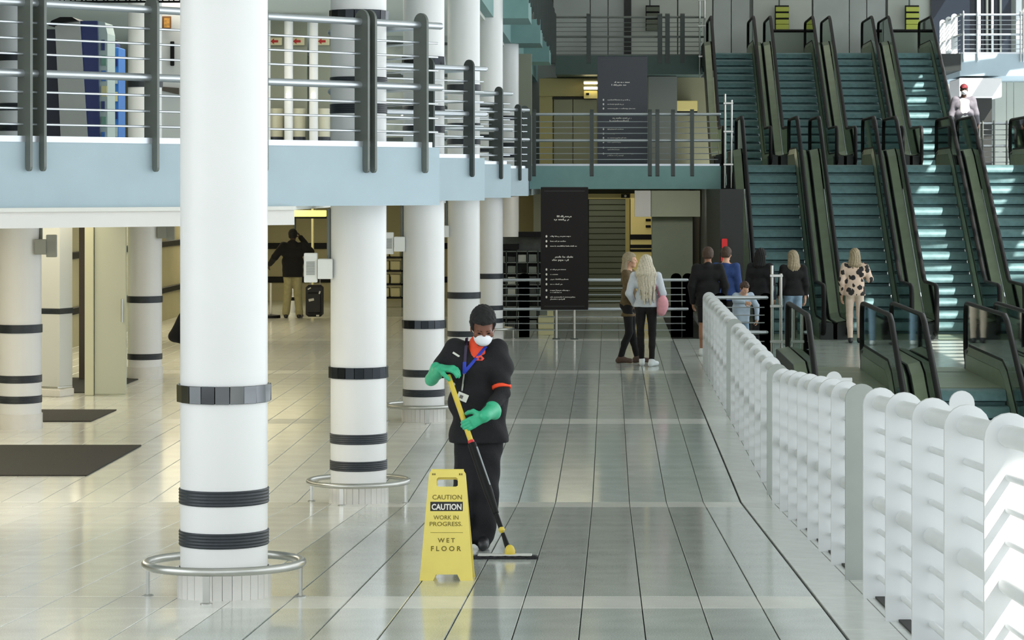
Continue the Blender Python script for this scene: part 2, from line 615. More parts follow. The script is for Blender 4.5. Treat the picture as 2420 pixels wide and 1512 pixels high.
def column(x, y, top, label, levels, detail, group='round white columns', mm=None):
    z = ramp_z(y)
    t = thing('column', label, 'column', (x, y, z), group)
    MB().lathe([(CR, .17), (CR, top - z)], 48, (x, y, z)).build('shaft', M_WHITE, t, True)
    for li, zl in enumerate(levels):
        b = zl - z
        for za, zb in (((.515, .60), (.288, .372)) if abs(y - 37.6) > .1 else ((.27, .355),)):
            MB().lathe(ribbed(b + za, b + zb), 48, (x, y, z), caps=False).build('ribbed_band', M_DARKBAND, t, True, .5)
        n = 20
        if detail:
            bk_ = MB().lathe([(CR - .001, b + 1.07), (CR + .006, b + 1.072), (CR + .006, b + 1.163), (CR - .001, b + 1.165)], 40, (x, y, z), caps=False).build('band_backing', M_BLACK, t, True)
            mm = M_MIRROR if detail == 2 else M_MIRRORD
            key = 'mirror%d' % detail
            if key not in _tile_mesh:
                w = 2 * (CR + .012) * math.tan(math.pi / n)
                _tile_mesh[key] = MB().box(-w / 2 + .0015, w / 2 - .0015, -.012, 0, -.048, .048, .002).mesh('mirror_tile', mm)
            for k in range(n):
                a = 2 * math.pi * (k + .35) / n
                o = link('mirror_tile', _tile_mesh[key], bk_)
                o.location = (math.sin(a) * (CR + .003), -math.cos(a) * (CR + .003), b + 1.118)
                o.rotation_euler = (random.uniform(-.05, .05), 0, a + random.uniform(-.10, .10))
        else:
            MB().lathe([(CR - .001, b + 1.07), (CR + .012, b + 1.072), (CR + .012, b + 1.163), (CR - .001, b + 1.165)], 40, (x, y, z), caps=False).build('mirror_band', M_DARKBAND, t, True)
    # tiled plinth
    if detail:
        pc_ = MB().lathe([(CR + .004, -.06), (CR + .004, .17)], 36, (x, y, z)).build('plinth_core', M_JOINT, t, True)
        n = 30
        if 'pl' not in _tile_mesh:
            w = 2 * (CR + .014) * math.tan(math.pi / n)
            _tile_mesh['pl'] = MB().box(-w / 2 + .0012, w / 2 - .0012, -.012, 0, -.06, .17, .002).mesh('plinth_tile', M_PLINTH)
        for k in range(n):
            a = 2 * math.pi * k / n
            o = link('plinth_tile', _tile_mesh['pl'], pc_)
            o.location = (math.sin(a) * (CR + .004), -math.cos(a) * (CR + .004), 0)
            o.rotation_euler = (0, 0, a)
    else:
        MB().lathe([(CR + .014, 0), (CR + .014, .17)], 36, (x, y, z)).build('plinth', M_PLINTH, t, True)
    return t


def guard_ring(x, y, label, rot=0.):
    z = ramp_z(y)
    t = thing('guard_ring', label, 'guard rail', (x, y, z), 'steel guard rings')
    R, h = .425, .185
    sl = .055 if y < 22.6 else 0.
    pts = [(x + R * math.cos(2 * math.pi * i / 48), y + R * math.sin(2 * math.pi * i / 48), z + h - sl * .35 * R * math.sin(2 * math.pi * i / 48)) for i in range(48)]
    MB().path(pts, .023, 12, closed=True).build('ring', M_STEEL, t, True)
    for k in range(4):
        a = rot + math.pi / 2 * k
        px, py = x + R * math.cos(a), y + R * math.sin(a)
        zf = ramp_z(py)
        m = MB()
        m.rbox((px, py, (zf + z + h) / 2), (.014, .036, z + h - zf), Matrix.Rotation(a, 3, 'Z'))
        m.lathe([(.032, 0), (.032, .006), (.02, .010)], 16, (px, py, zf))
        m.build('leg', M_STEEL, t, False)
    return t


colsA = [(-2.11, 14.6), (-2.14, 22.75), (-2.14, 30.75), (-2.13, 39.0), (-2.13, 47.4), (-2.14, 56.0)]
labA = ['nearest thick white column with mirror band and two dark bands, inside a steel ring',
        'second white column from the camera, under the balcony edge beside the yellow sign',
        'third white column, standing just behind the person mopping',
        'fourth white column of the row, partly behind the head of the mopping person',
        'fifth white column of the row, slim, next to the far dark signboard',
        'sixth and farthest white column of the row, beside the dark signboard']
for i, (x, y) in enumerate(colsA):
    column(x, y, 11.2, labA[i], [ramp_z(y)] if i == 0 else ([0, ZL1] if i < 4 else [0, ZL1, ZL2]), 2 if i == 0 else int(i < 3))
ringlab = ['large steel guard ring round the nearest white column', 'steel guard ring round the second white column by the yellow sign', 'steel guard ring round the third column behind the mopping person', '', 'small steel guard ring round the fifth column near the far railing']
for i in (0, 1, 2, 4):
    guard_ring(colsA[i][0], colsA[i][1], ringlab[i], math.radians(-4.5 if i == 0 else -14 if i == 1 else 10))
for (x, y), l in zip([(-6.59, 29.8), (-6.55, 37.6), (-6.5, 46.2)],
                     ['leftmost white column under the balcony, with three dark bands', 'white column under the balcony standing right of the pale doorway', 'white column deep under the balcony hidden behind the nearest column']):
    column(x, y, ZL2 - .3, l, [0, ZL1], False, 'columns under the balcony')

# rectangular pillar and door jambs under the balcony
t = thing('square_pillar', 'grey rectangular pillar with one dark band behind the leftmost round column', 'pillar', (-7.13, 34.4, 0))
_R = Matrix.Rotation(math.radians(-22), 3, 'Z')
MB().rbox((-7.13, 34.4, 1.30), (.28, .29, 2.40), _R, .01).build('shaft', mat('pale_grey_paint', (.80, .81, .80), .5), t)
MB().rbox((-7.13, 34.4, 1.10), (.295, .305, .08), _R, .01).build('dark_band', M_DARKBAND, t)
MB().rbox((-7.13, 34.4, .05), (.31, .32, .10), _R, .01).build('plinth', M_PLINTH, t)
MB().path([(-7.36, 34.18, .13), (-7.05, 34.06, .13), (-6.92, 34.3, .13)], .018).build('kick_rail', M_STEEL, t, True)
d1 = thing('glass_doorway', 'dark bronze door frame with glass beside the grey pillar', 'door frame', (-7.35, 37.4, 0))
MB().box(-7.42, -7.30, 37.3, 37.45, 0, 2.51, .01).build('post', mat('bronze_frame', (.30, .26, .21), .4, .4), d1)
MB().box(-7.42, -6.80, 37.33, 37.43, 2.30, 2.51).build('head_rail', mat('bronze_frame'), d1)
MB().box(-7.30, -6.78, 37.37, 37.39, .05, 2.3).build('glass_pane', M_GLASS, d1)
d2 = thing('door_leaf', 'open pale grey door leaf left of the banded column under the balcony', 'door', (-6.5, 34.6, 0))
pn_ = MB().box(-6.66, -6.26, 34.5, 34.58, .01, 2.51, .01).build('panel', mat('pale_putty', (.74, .75, .68), .5), d2)
MB().box(-6.78, -6.67, 34.45, 34.62, 0, 2.51, .01).build('jamb', mat('cream_jamb', (.80, .79, .68), .5), d2)
MB().tube((-6.30, 34.46, .95), (-6.30, 34.46, 1.25), .012).build('handle', M_STEEL, pn_, True)
# floor mats
m_ = MB().box(-8.6, -4.87, 24.85, 27.75, 0, .014, .006).build('floor_mat', M_MAT)
tag(m_, 'large dark rectangular entrance mat on the pale floor left of the nearest column', 'mat')
m_ = MB().box(-8.3, -5.95, 30.6, 32.2, 0, .012, .005).build('floor_mat', M_MAT)
tag(m_, 'smaller dark floor mat behind the leftmost banded column', 'mat')
m_ = MB().box(-9.2, -6.6, 34.9, 37.6, 0, .012, .005).build('floor_mat', M_MAT)
tag(m_, 'dark floor mat in front of the bronze framed doorway', 'mat')

# white boxes bracketed to the columns
M_BOX = mat('white_enamel_box', (.90, .90, .88), .4)
M_BOXG = mat('grey_enamel_box', (.60, .61, .58), .45)


def wall_box(x, y, z, side, m, label, group, two=True):
    cx = x + side * (CR + .03)
    t = thing('column_box', label, 'box', (cx, y - .06, z), group)
    MB().box(cx - .062, cx + .062, y - .18, y - .06, z - .085, z + .085, .006).build('housing', m, t)
    MB().tube((cx, y - .1, z), (x, y, z), .02).build('bracket', M_FIN_DK, t, True)
    if two:
        c2 = cx + side * (.125 if side < 0 else .115)
        zz = z + .01
        m2 = MB().box(c2 - .055, c2 + .055, y - .16, y - .1, zz - .125, zz + .125, .006)
        sc_ = m2.build('speaker_case', m, t)
        g = MB()
        for i in range(9):
            g.box(c2 - .036, c2 + .036, y - .165, y - .16, zz - .06 + i * .013, zz - .052 + i * .013)
        g.build('speaker_grille', M_BOXG, sc_)['kind'] = 'stuff'
    MB().tube((cx + side * -.02, y - .05, z + .08), (cx + side * -.02, y - .05, 2.51), .018).build('conduit', M_FIN, t, True)
    return t


wall_box(-2.14, 22.75, 2.0, -1, M_BOX, 'pair of white boxes with a grille on the second column', 'white boxes on columns')
wall_box(-2.14, 30.75, 2.04, -1, M_BOX, 'pair of white boxes on the left side of the third column', 'white boxes on columns')
wall_box(-2.13, 39.0, 2.05, -1, M_BOX, 'small white box on the fourth column', 'white boxes on columns', False)
wall_box(-6.59, 29.8, 2.03, 1, M_BOXG, 'grey box on the right side of the leftmost banded column', 'grey boxes on columns', True)
wall_box(-6.55, 37.6, 2.06, 1, M_BOXG, 'grey box on the column by the pale doorway', 'grey boxes on columns', True)

# ------------------------------------------------------------------ steel railings with flat posts
_post_mesh = {}


def fin_poly(w, h, foot=None, drop=0.):
    """rounded-top plate; foot = narrower strip hanging below the deck on the outer side"""
    r = w / 2
    pts = [(w / 2, h - r)] + [(math.cos(a) * r, h - r + math.sin(a) * r) for a in [math.pi * i / 10 for i in range(1, 10)]] + [(-w / 2, h - r)]
    if foot:
        x0 = w / 2 - foot
        pts += [(-w / 2, .02), (x0 - .01, -.01), (x0, -drop + foot / 2)]
        pts += [(x0 + foot / 2 - math.cos(a) * foot / 2, -drop + foot / 2 - math.sin(a) * foot / 2) for a in [math.pi * i / 6 for i in range(1, 6)]]
        pts += [(w / 2, -drop + foot / 2)]
    else:
        pts += [(-w / 2, 0), (w / 2, 0)]
    return pts


RAILS = ((1.03, .030, 'handrail'), (.507, .030, 'mid_rail'), (.883, .009, 'rail'), (.765, .009, 'rail'), (.65, .009, 'rail'), (.369, .009, 'rail'), (.247, .009, 'rail'), (.129, .009, 'rail'))


def railing(a, b, z, posts, label, mpost, mrail, group=None, outward=None, ext=.12, curb=True, h=1.13, name='balcony_railing', n=10, w=.17, thick=.022, drop=.22, foot=.065):
    """a, b: 2D ends; posts: distances from a"""
    A, B = Vector((a[0], a[1], z)), Vector((b[0], b[1], z))
    U = (B - A).normalized()
    L = (B - A).length
    O = Vector(outward) if outward else Vector((U.y, -U.x, 0))
    t = thing(name, label, 'railing', tuple(A), group)
    inset = -.03
    for d in posts:
        m = MB()
        m.prism(fin_poly(w, h, foot, drop) if drop else fin_poly(w, h), A + U * d + O * (foot if drop else 0) - O * (w / 2 - .004 if drop else 0), O, (0, 0, 1), U, thick)
        m.build('post', mpost, t)
    for zz, r, nm in RAILS:
        m = MB()
        e = ext if r > .02 else ext - .03
        p0, p1 = A - U * e, B + U * e
        off = O * inset + Vector((0, 0, zz))
        m.tube(p0 + off, p1 + off, r, n if r > .02 else 6)
        if r > .02:
            m.add(*sphere_cap(p1 + off, U, r))
        m.build(nm, mrail, t, True)
    if curb:
        m = MB()
        R = Matrix(((U.x, O.x, 0), (U.y, O.y, 0), (0, 0, 1)))
        m.rbox((A + B) / 2 - O * .03 + Vector((0, 0, .02)), (L, .07, .045), R)
        m.build('curb', mrail, t)
    return t


def sphere_cap(c, U, r, n=10):
    U = Vector(U)
    a = U.orthogonal().normalized()
    b = U.cross(a)
    vs, fs = [], []
    for j in range(4):
        ph = math.pi / 2 * j / 4
        for k in range(n):
            th = 2 * math.pi * k / n
            vs.append(Vector(c) + U * math.sin(ph) * r + (a * math.cos(th) + b * math.sin(th)) * math.cos(ph) * r)
    vs.append(Vector(c) + U * r)
    for j in range(3):
        for k in range(n):
            l = (k + 1) % n
            fs.append((j * n + k, j * n + l, (j + 1) * n + l, (j + 1) * n + k))
    for k in range(n):
        fs.append((3 * n + k, 3 * n + (k + 1) % n, 4 * n))
    return vs, fs


RT2 = math.sqrt(2)
x0_ = -5.6
railing((x0_, 24.04 + x0_), (-1.50, 22.54), ZL1, [(x - x0_) * RT2 for x in (-5.0, -4.314, -4.229, -3.513, -2.77, -2.03, -1.975, -1.576)],
        'nearest pale steel balcony railing with flat grey posts, behind the front column', M_FIN, M_RAIL, 'balcony railings', n=14)
for k, (ye, lab) in enumerate(((30.8, 'second balcony railing section, stepping back beside the front balcony'),
                               (39.0, 'third balcony railing section in the stepped row'),
                               (47.2, 'fourth and farthest stepped balcony railing section'))):
    xs = -2.51
    railing((xs, ye + 1.44 + xs), (-1.50, ye - .06), ZL1, [(x - xs) * RT2 for x in (-2.03, -1.60)], lab, M_FIN_DK, M_RAIL, 'balcony railings', n=10)
    # return side of the previous tooth
    yr = ye - 8.2
    railing((-1.62, yr + .18), (-2.44, yr + 1.0), ZL1, [.95], 'balcony railing on the hidden return behind the %s stepped corner' % ('first', 'second', 'third')[k], M_FIN_DK, M_RAIL, 'balcony return railings', outward=(.7071, .7071, 0), ext=0, n=8)
railing((-1.50, 47.5), (-1.62, 53.0), ZL1, [.4, 2.3, 4.2, 5.3], 'balcony railing running back from the last corner to the bridge', M_FIN_DK, M_RAIL, 'balcony railings', outward=(1, 0, 0), ext=0, n=8)
railing((-1.55, 53.16), (2.2, 53.16), 3.12, [.05, 1.2, 2.36, 2.51, 2.82, 3.2], 'railing along the lower teal bridge under the hanging dark board', M_FIN_DK, M_RAIL, 'bridge railings', outward=(0, -1, 0), ext=0, thick=.075)
railing((-1.55, 71.06), (2.5, 71.06), ZL2, [.05, 1.0, 2.9, 3.1, 3.5], 'railing along the upper teal bridge near the top of the picture', M_FIN_DK, M_FIN, 'bridge railings', outward=(0, -1, 0), ext=0, thick=.12)
for k, y in enumerate((47.45, 55.65, 63.85)):
    l = railing((-1.47, y), (-1.47, y + 7.3), ZL2, [.15, 1.2, 2.6, 4.6, 6.6], 'top gallery railing %s' % ('with hanging post feet nearest the camera', 'in the middle of the upper gallery', 'at the far end of the upper gallery')[k], M_FIN_DK, M_RAIL, 'top gallery railings', outward=(1, 0, 0), ext=0, n=8)
# railing on the ground floor behind the signboard
railing((-1.95, 47.9), (1.43, 47.9), 0, [.42, 3.15, 3.36], 'steel railing across the far end of the floor behind the dark signboard', M_FIN_DK, M_RAIL, None, outward=(1, 0, 0), ext=0, curb=False, drop=0, name='floor_railing', h=1.15)
railing((1.62, 40.2), (2.40, 40.2), 0, [.05, .74], 'short steel railing joining the white balustrade to the escalator pole screen', M_FIN_DK, M_RAIL, None, outward=(1, 0, 0), ext=0, curb=False, drop=0, name='floor_railing', h=1.1)

# ------------------------------------------------------------------ white balustrade of upright plates
BAL_R = ((1.06, .042, 'handrail'), (.515, .040, 'mid_rail'), (.91, .015, 'rail'), (.79, .015, 'rail'), (.67, .015, 'rail'), (.365, .015, 'rail'), (.24, .015, 'rail'), (.115, .015, 'rail'))
fin_me = MB().prism(fin_poly(.19, 1.15), (0, 0, 0), (1, 0, 0), (0, 0, 1), (0, 1, 0), .03).mesh('plate', M_BALUS)
fin_me.polygons.foreach_set('use_smooth', [True] * len(fin_me.polygons))
fin_me.set_sharp_from_angle(angle=.5)
XF = 1.475


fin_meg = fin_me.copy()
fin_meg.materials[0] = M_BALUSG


def balustrade(ys, label, inner_post=False, grey=True):
    y0, y1 = min(ys), max(ys)
    t = thing('balustrade', label, 'balustrade', (XF, y0, ramp_z(y0)), 'white balustrade sections')
    for y in ys:
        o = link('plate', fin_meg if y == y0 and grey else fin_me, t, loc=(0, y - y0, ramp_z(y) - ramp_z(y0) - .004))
    for zz, r, nm in BAL_R:
        MB().tube((XF - .005, y0 + .005, ramp_z(y0) + zz), (XF - .005, y1 + .02, ramp_z(y1) + zz), r, 20 if r > .03 else 12).build(nm, M_BALUS, t, True)
    # dark strip painting the shadow line at the feet, and inner end plate on the void side
    m = MB()
    p = [(XF - .02, ramp_z(y0) + .0), (XF + .02, ramp_z(y0))]
    m.add([(XF - .03, y0, ramp_z(y0) + .002), (XF + .03, y0, ramp_z(y0) + .002), (XF + .03, y1, ramp_z(y1) + .002), (XF - .03, y1, ramp_z(y1) + .002),
           (XF - .03, y0, ramp_z(y0) + .012), (XF + .03, y0, ramp_z(y0) + .012), (XF + .03, y1, ramp_z(y1) + .012), (XF - .03, y1, ramp_z(y1) + .012)],
          [(0, 3, 2, 1), (4, 5, 6, 7), (0, 1, 5, 4), (1, 2, 6, 5), (2, 3, 7, 6), (3, 0, 4, 7)])
    m.build('foot_shadow_line', M_JOINT, t)
    if inner_post:
        o = MB().prism(fin_poly(.14, 1.07), (1.79 + .19, y0 + .15, ramp_z(y0)), (1, 0, 0), (0, 0, 1), (0, 1, 0), .03).build('end_plate', M_BALUS, t)
        MB().tube((1.98, y0 + .15, ramp_z(y0) + .99), (2.14, y0 + .15, ramp_z(y0) + .99), .025).build('end_tube', M_BALUS, t, True)
    return t


balustrade([14.5 - 1.17 * k for k in range(7)][::-1], 'nearest white plate balustrade section with sun streaks')
balustrade([15.6 + 1.0 * k for k in range(8)], 'second white balustrade section from the camera, on the sloping floor')
balustrade([23.35 + 1.0 * k for k in range(8)], 'third white balustrade section, on the level floor', True)
balustrade([31.4 + 1.0 * k for k in range(9)], 'farthest white balustrade section, ending by the walkers')
# end plate seen behind the nearest section
t = thing('balustrade_end', 'lone rounded white plate top behind the nearest balustrade section', 'balustrade', (1.97, 14.9, ramp_z(14.9)))
MB().prism(fin_poly(.14, 1.12), (1.97, 14.9, ramp_z(14.9)), (1, 0, 0), (0, 0, 1), (0, 1, 0), .03).build('plate', M_BALUS, t)
MB().tube((1.765, 14.9, ramp_z(14.9) - .08), (2.05, 14.9, ramp_z(14.9) - .08), .03).build('bracket', M_BALUS, t, True)
MB().tube((1.97, 14.88, ramp_z(14.9) + 1.0), (1.97, 15.2, ramp_z(14.9) + 1.0), .035).build('tube', M_BALUS, t, True)


# ------------------------------------------------------------------ escalators
LANES = (3.225, 4.775, 6.325, 7.875)
HR = .555
step_cache = {}


def escalator(xc, yb, zb, yt, zt, label, bottom=True, fb=1.7, ft=2.3):
    t = thing('escalator', label, 'escalator', (xc, yb, zb), 'escalators')
    rise, run = zt - zb, yt - yb
    n = max(2, round(rise / .205))
    dz, dy = rise / n, run / n
    key = (round(dz, 3), round(dy, 3))
    if key not in step_cache:
        # curved riser, tread, underside (YZ profile)
        p = [(.10, -dz - .02), (.10, -dz * .80), (.02, -dz * .77), (0, -dz * .70)] + [(.13 * (1 - math.cos(math.pi / 2 * i / 8)), -dz * .70 * (1 - math.sin(math.pi / 2 * i / 8))) for i in range(1, 9)]
        p += [(dy + .03, 0), (dy + .03, -dz)]
        me = MB().prism(p, (0, 0, 0), (0, 1, 0), (0, 0, 1), (1, 0, 0), .99).mesh('step', M_STEP)
        me.polygons.foreach_set('use_smooth', [True] * len(me.polygons))
        me.set_sharp_from_angle(angle=.7)
        step_cache[key] = me
    for i in range(n):
        link('step', step_cache[key], t, loc=(0, dy * i, dz * (i + 1)))
    NB, NT = yb - fb, yt + ft
    # comb plates
    MB().box(xc - .5, xc + .5, NB - .2, yb + .02, zb + .0, zb + .006).build('landing_plate', M_SKIRT, t)
    MB().box(xc - .5, xc + .5, yt + .14, NT + .3, zt - .02, zt + .004).build('landing_plate', M_SKIRT, t)
    # soffit under the steps
    th = .9
    MB().prism([(yb - .3, zb - .02), (yb + .2, zb - .02), (yt, zt - .24), (yt + .3, zt - .24), (yt + .3, zt - .6), (yt, zt - .75), (yb + .9, zb - .35), (yb - .3, zb - .35)],
               (xc, 0, 0), (0, 1, 0), (0, 0, 1), (1, 0, 0), .98).build('truss', M_TRUSS, t)
    NB, NT, RX = yb - fb, yt + ft, .24
    se = lambda v: math.copysign(abs(v) ** .62, v)
    H = .97

    def line(h, y):
        """height of a line parallel to the pitch, h above the nosings, flattened at the ends"""
        k = rise / run
        if y < yb - .1:
            return zb + h
        if y > yt + .15:
            return zt + h
        return min(zt + h, max(zb + h, zb + h + (y - yb + .1) * k * (run / (run + .25))))
    for s in (-1, 1):
        x = xc + s * HR
        # centre line of the handrail
        pts = []
        if bottom:
            pts += [(NB + .3, zb + .10), (NB + .03, zb + .10)]
            pts += [(NB + RX * se(math.cos(a)), zb + (H + .10) / 2 + (H - .10) / 2 * se(math.sin(a))) for a in [-math.pi / 2 - math.pi * i / 12 for i in range(1, 12)]]
            pts += [(NB + .08, zb + H)]
        pts += [(yb - .2, zb + H)]
        for i in range(0, 9):
            yy = yb + run * i / 8
            pts.append((yy, line(H, yy)))
        pts += [(yt + .25, zt + H), (NT - .07, zt + H)]
        pts += [(NT + RX * se(math.cos(a)), zt + (H + .10) / 2 + (H - .10) / 2 * se(math.sin(a))) for a in [math.pi / 2 - math.pi * i / 12 for i in range(1, 12)]]
        pts += [(NT - .04, zt + .10), (NT - .3, zt + .10)]
        MB().path([(x, a, b) for a, b in pts], .032, 8, rx=.042, up=(1, 0, 0)).build('handrail', M_BLACK, t, True, .9)
        # glass: strip quads from the rail down to the base
        base = .34
        outline = [(a, b) for a, b in pts if True]
        g = MB()
        yy0, yy1 = (NB - RX + .002 if bottom else yb), NT + RX - .002
        N = 48
        top, bot = [], []
        for i in range(N + 1):
            yy = yy0 + (yy1 - yy0) * i / N
            zt_ = line(H, yy)
            zb_ = line(base if NB + .25 < yy < NT - .25 else .2, yy)
            for (ce, z_) in ((NB, zb), (NT, zt)):
                rx_, rz_ = RX, (H - .10) / 2
                if (ce < yb and bottom and yy < ce) or (ce > yt and yy > ce):
                    q = max(0, 1 - min(1, abs((yy - ce) / rx_)) ** (2 / .62)) ** .31
                    zt_ = z_ + (H + .1) / 2 + rz_ * q
                    zb_ = z_ + (H + .1) / 2 - rz_ * q
            top.append((yy, zt_))
            bot.append((yy, zb_))
        vs = [(x - .006, a, b) for a, b in top] + [(x - .006, a, b) for a, b in bot] + [(x + .006, a, b) for a, b in top] + [(x + .006, a, b) for a, b in bot]
        M_ = N + 1
        for i in range(N):
            g_f = [(i, i + 1, M_ + i + 1, M_ + i), (2 * M_ + i, 3 * M_ + i, 3 * M_ + i + 1, 2 * M_ + i + 1)]
            if i == 0:
                fs = list(g_f)
            else:
                fs += g_f
        g.add(vs, fs)
        g.build('glass_panel', M_GLASS, t)
        # skirt (vertical inner face), sloping deck and dark gasket
        ya, yz = NB + .1, NT - .1

        def strip(x0, h0, x1, h1, nm, m, y_0=ya, y_1=yz):
            N2 = 26
            va = [(x0, y_0 + (y_1 - y_0) * i / N2, line(h0, y_0 + (y_1 - y_0) * i / N2)) for i in range(N2 + 1)]
            vb = [(x1, y_0 + (y_1 - y_0) * i / N2, line(h1, y_0 + (y_1 - y_0) * i / N2)) for i in range(N2 + 1)]
            o_ = .012 * (1 if s > 0 else -1)
            vc = [(a + o_, b, c - .012) for a, b, c in va]
            vd = [(a + o_, b, c - .012) for a, b, c in vb]
            K = N2 + 1
            f2 = []
            for i in range(N2):
                f2 += [(i, i + 1, K + i + 1, K + i), (2 * K + i, 3 * K + i, 3 * K + i + 1, 2 * K + i + 1), (i, 2 * K + i, 2 * K + i + 1, i + 1), (K + i, K + i + 1, 3 * K + i + 1, 3 * K + i)]
            MB().add(va + vb + vc + vd, f2).build(nm, m, t)
        strip(xc + s * .502, -.02, xc + s * .502, .22, 'skirt_panel', M_SKIRT)
        strip(xc + s * .502, .225, xc + s * .54, .335, 'inner_deck', M_SKIRT)
        strip(xc + s * .545, .30, xc + s * .548, .37, 'gasket', M_BLACK)
        strip(xc + s * .575, .335, xc + s * .735, .30, 'outer_deck', M_SKIRT)
        strip(xc + s * .745, .30, xc + s * .748, -.3, 'side_cladding', M_TRUSS)
        # dark box closing the base at the newels
        for (y_0, y_1, z_) in ((NB - .02, NB + .25, zb), (NT - .25, NT + .04, zt)):
            m = MB()
            m.box(min(xc + s * .505, xc + s * .74), max(xc + s * .505, xc + s * .74), y_0, y_1, z_ - .3, z_ + .30, .03)
            m.build('newel_base', M_TRUSS, t)
    return t


lo = ['lower escalator nearest the dark under-bridge wall, first of four', 'lower escalator behind the woman in the floral blouse, second of four', 'lower escalator with sun patches on its steps, third of four', 'lower escalator cut by the picture edge, fourth of four']
up = ['upper escalator highest up next to the teal bridges, first of four', 'upper escalator, second of four, under the yellow slatted sign', 'upper escalator, third of four, in deep shade', 'upper escalator with sunlit steps left of the capped man']
dn = ['escalator descending below the floor, its black rail by the pole screen', 'escalator descending below the floor in front of the floral blouse woman', 'escalator descending below the floor at the sunlit landing']
for i, x in enumerate(LANES):
    escalator(x, 48.9, 0, 53.5, 3.14, lo[i])
    escalator(x, 64.9, 3.15, 69.7, ZL2, up[i], True, 2.2, 2.6)
    if i < 3:
        escalator(x, 30.0, -3.4, 35.7, 0, dn[i], False, 1.7, 3.9)

# pole screens beside the escalator heads
for (x, y, z, h, lab) in ((2.44, 40.0, 0, 1.52, 'pair of silver poles with a glass screen at the foot of the escalators'), (2.30, 53.0, 2.68, 1.87, 'pair of silver poles beside the head of the first lower escalator'), (2.40, 70.8, 5.6, 2.3, 'pair of silver poles at the head of the first upper escalator')):
    t = thing('pole_screen', lab, 'screen', (x, y, z), 'pole screens')
    for dx in (0, .13):
        MB().tube((x + dx, y, z), (x + dx, y - .05 * (dx > 0), z + h - (dx > 0) * .12), .022, 12).build('pole', M_STEEL, t, True)
    for q in (.25, .6, .9):
        MB().box(x - .03, x + .16, y - .07, y + .02, z + h * q - .02, z + h * q + .02, .005).build('clamp', M_STEEL, t)
    MB().box(x + .02, x + .032, y - .02, y + .5, z + .05, z + h * .8).build('glass_panel', M_GLASS, t)
# ------------------------------------------------------------------ wet floor sign


def holed_panel(outer, holes, O, U, V, N, t, name, material, parent, label=None):
    """flat panel with holes, extruded along N by t"""
    bm = bmesh.new()
    O, U, V, N = Vector(O), Vector(U), Vector(V), Vector(N)
    es = []
    for loop in [outer] + holes:
        vs = [bm.verts.new((a, b, 0)) for a, b in loop]
        es += [bm.edges.new((vs[i], vs[(i + 1) % len(vs)])) for i in range(len(vs))]
    bmesh.ops.triangle_fill(bm, use_beauty=True, edges=es, normal=(0, 0, 1))
    r = bmesh.ops.extrude_face_region(bm, geom=list(bm.faces))
    for v in r['geom']:
        if isinstance(v, bmesh.types.BMVert):
            v.co.z += t
    bmesh.ops.recalc_face_normals(bm, faces=bm.faces)
    bm.verts.index_update()
    pts = [O + U * v.co.x + V * v.co.y + N * v.co.z for v in bm.verts]
    fs = [tuple(v.index for v in f.verts) for f in bm.faces]
    bm.free()
    return MB().add(pts, fs).build(name, material, parent, label=label)


SD = 15.53
sz = ramp_z(SD)
sx = PXX(1054.5, SD)
t = thing('wet_floor_sign', 'yellow folding caution sign reading wet floor, standing on the tiles', 'sign', (sx, SD, sz))
PPM = F / SD
tilt = math.radians(10)
Vf = Vector((0, math.sin(tilt), math.cos(tilt)))
Nf = Vector((0, -math.cos(tilt), math.sin(tilt)))
U = Vector((1, 0, 0))
hb, ht, Hs = .1565, .1075, .640
outer = [(-hb, 0), (-.078, 0), (-.060, .036), (.064, .036), (.082, 0), (hb, 0), (hb - .003, .02), (ht, Hs - .018), (ht - .012, Hs), (-ht + .012, Hs), (-ht, Hs - .018), (-hb + .003, .02)]
hole = [(-.062, .552), (-.062, .590), (-.052, .600), (.052, .600), (.062, .590), (.062, .552), (.052, .546), (-.052, .546)]
O = Vector((sx, SD, sz))
holed_panel(outer, [hole], O, U, Vf, Nf * -1, .014, 'front_panel', M_YELLOW, t)
Vb = Vector((0, -math.sin(tilt), math.cos(tilt)))
Ob = O + Vector((0, 2 * Hs * math.sin(tilt) + .03, 0))
Ob.z = ramp_z(Ob.y)
holed_panel(outer, [hole], Ob, U, Vb, Vector((0, -math.cos(tilt), -math.sin(tilt))), .014, 'back_panel', M_YELLOW, t)
top_ = O + Vf * Hs
MB().tube(top_ + Vector((-ht + .012, .014, -.006)), top_ + Vector((ht - .012, .014, -.006)), .013, 12).build('hinge', M_YELLOW, t, True)


def sgn(txt, x0, x1, y0, y1, m, bold=0., nm='lettering'):
    c = O + U * (((x0 + x1) / 2 - 1054.5) / PPM) + Vf * ((1372 - (y0 + y1) / 2) / PPM / math.cos(tilt) * .995)
    text_mesh(txt, (x1 - x0) / PPM, (y1 - y0) / PPM, c, U, Vf, Nf, m, t, nm, .0015, bold)


sgn('CAUTION', 1019.7, 1089.7, 1172, 1183, M_OLIVEPRINT, .006)
bx = MB()
c = O + U * ((1053.5 - 1054.5) / PPM) + Vf * ((1372 - 1200) / PPM / math.cos(tilt))
bx.prism([(-.095, -.027), (.095, -.027), (.095, .027), (-.095, .027)], c, U, Vf, Nf, .002)
bx.build('black_label', M_BLACKP, t)
sgn('CAUTION', 1018, 1089, 1193, 1207.5, M_WHITEP, .03, 'white_lettering')
sgn('WORK IN', 1022.7, 1082, 1220, 1230, M_OLIVEPRINT, .006)
sgn('PROGRESS.', 1014, 1091, 1235, 1245, M_OLIVEPRINT, .006)
sgn('W E T', 1033.6, 1074, 1273, 1283.5, M_OLIVEPRINT, .02)
sgn('F L O O R', 1017.7, 1089, 1291.5, 1303.4, M_OLIVEPRINT, .02)
c = O + Vf * ((1372 - 1261) / PPM / math.cos(tilt))
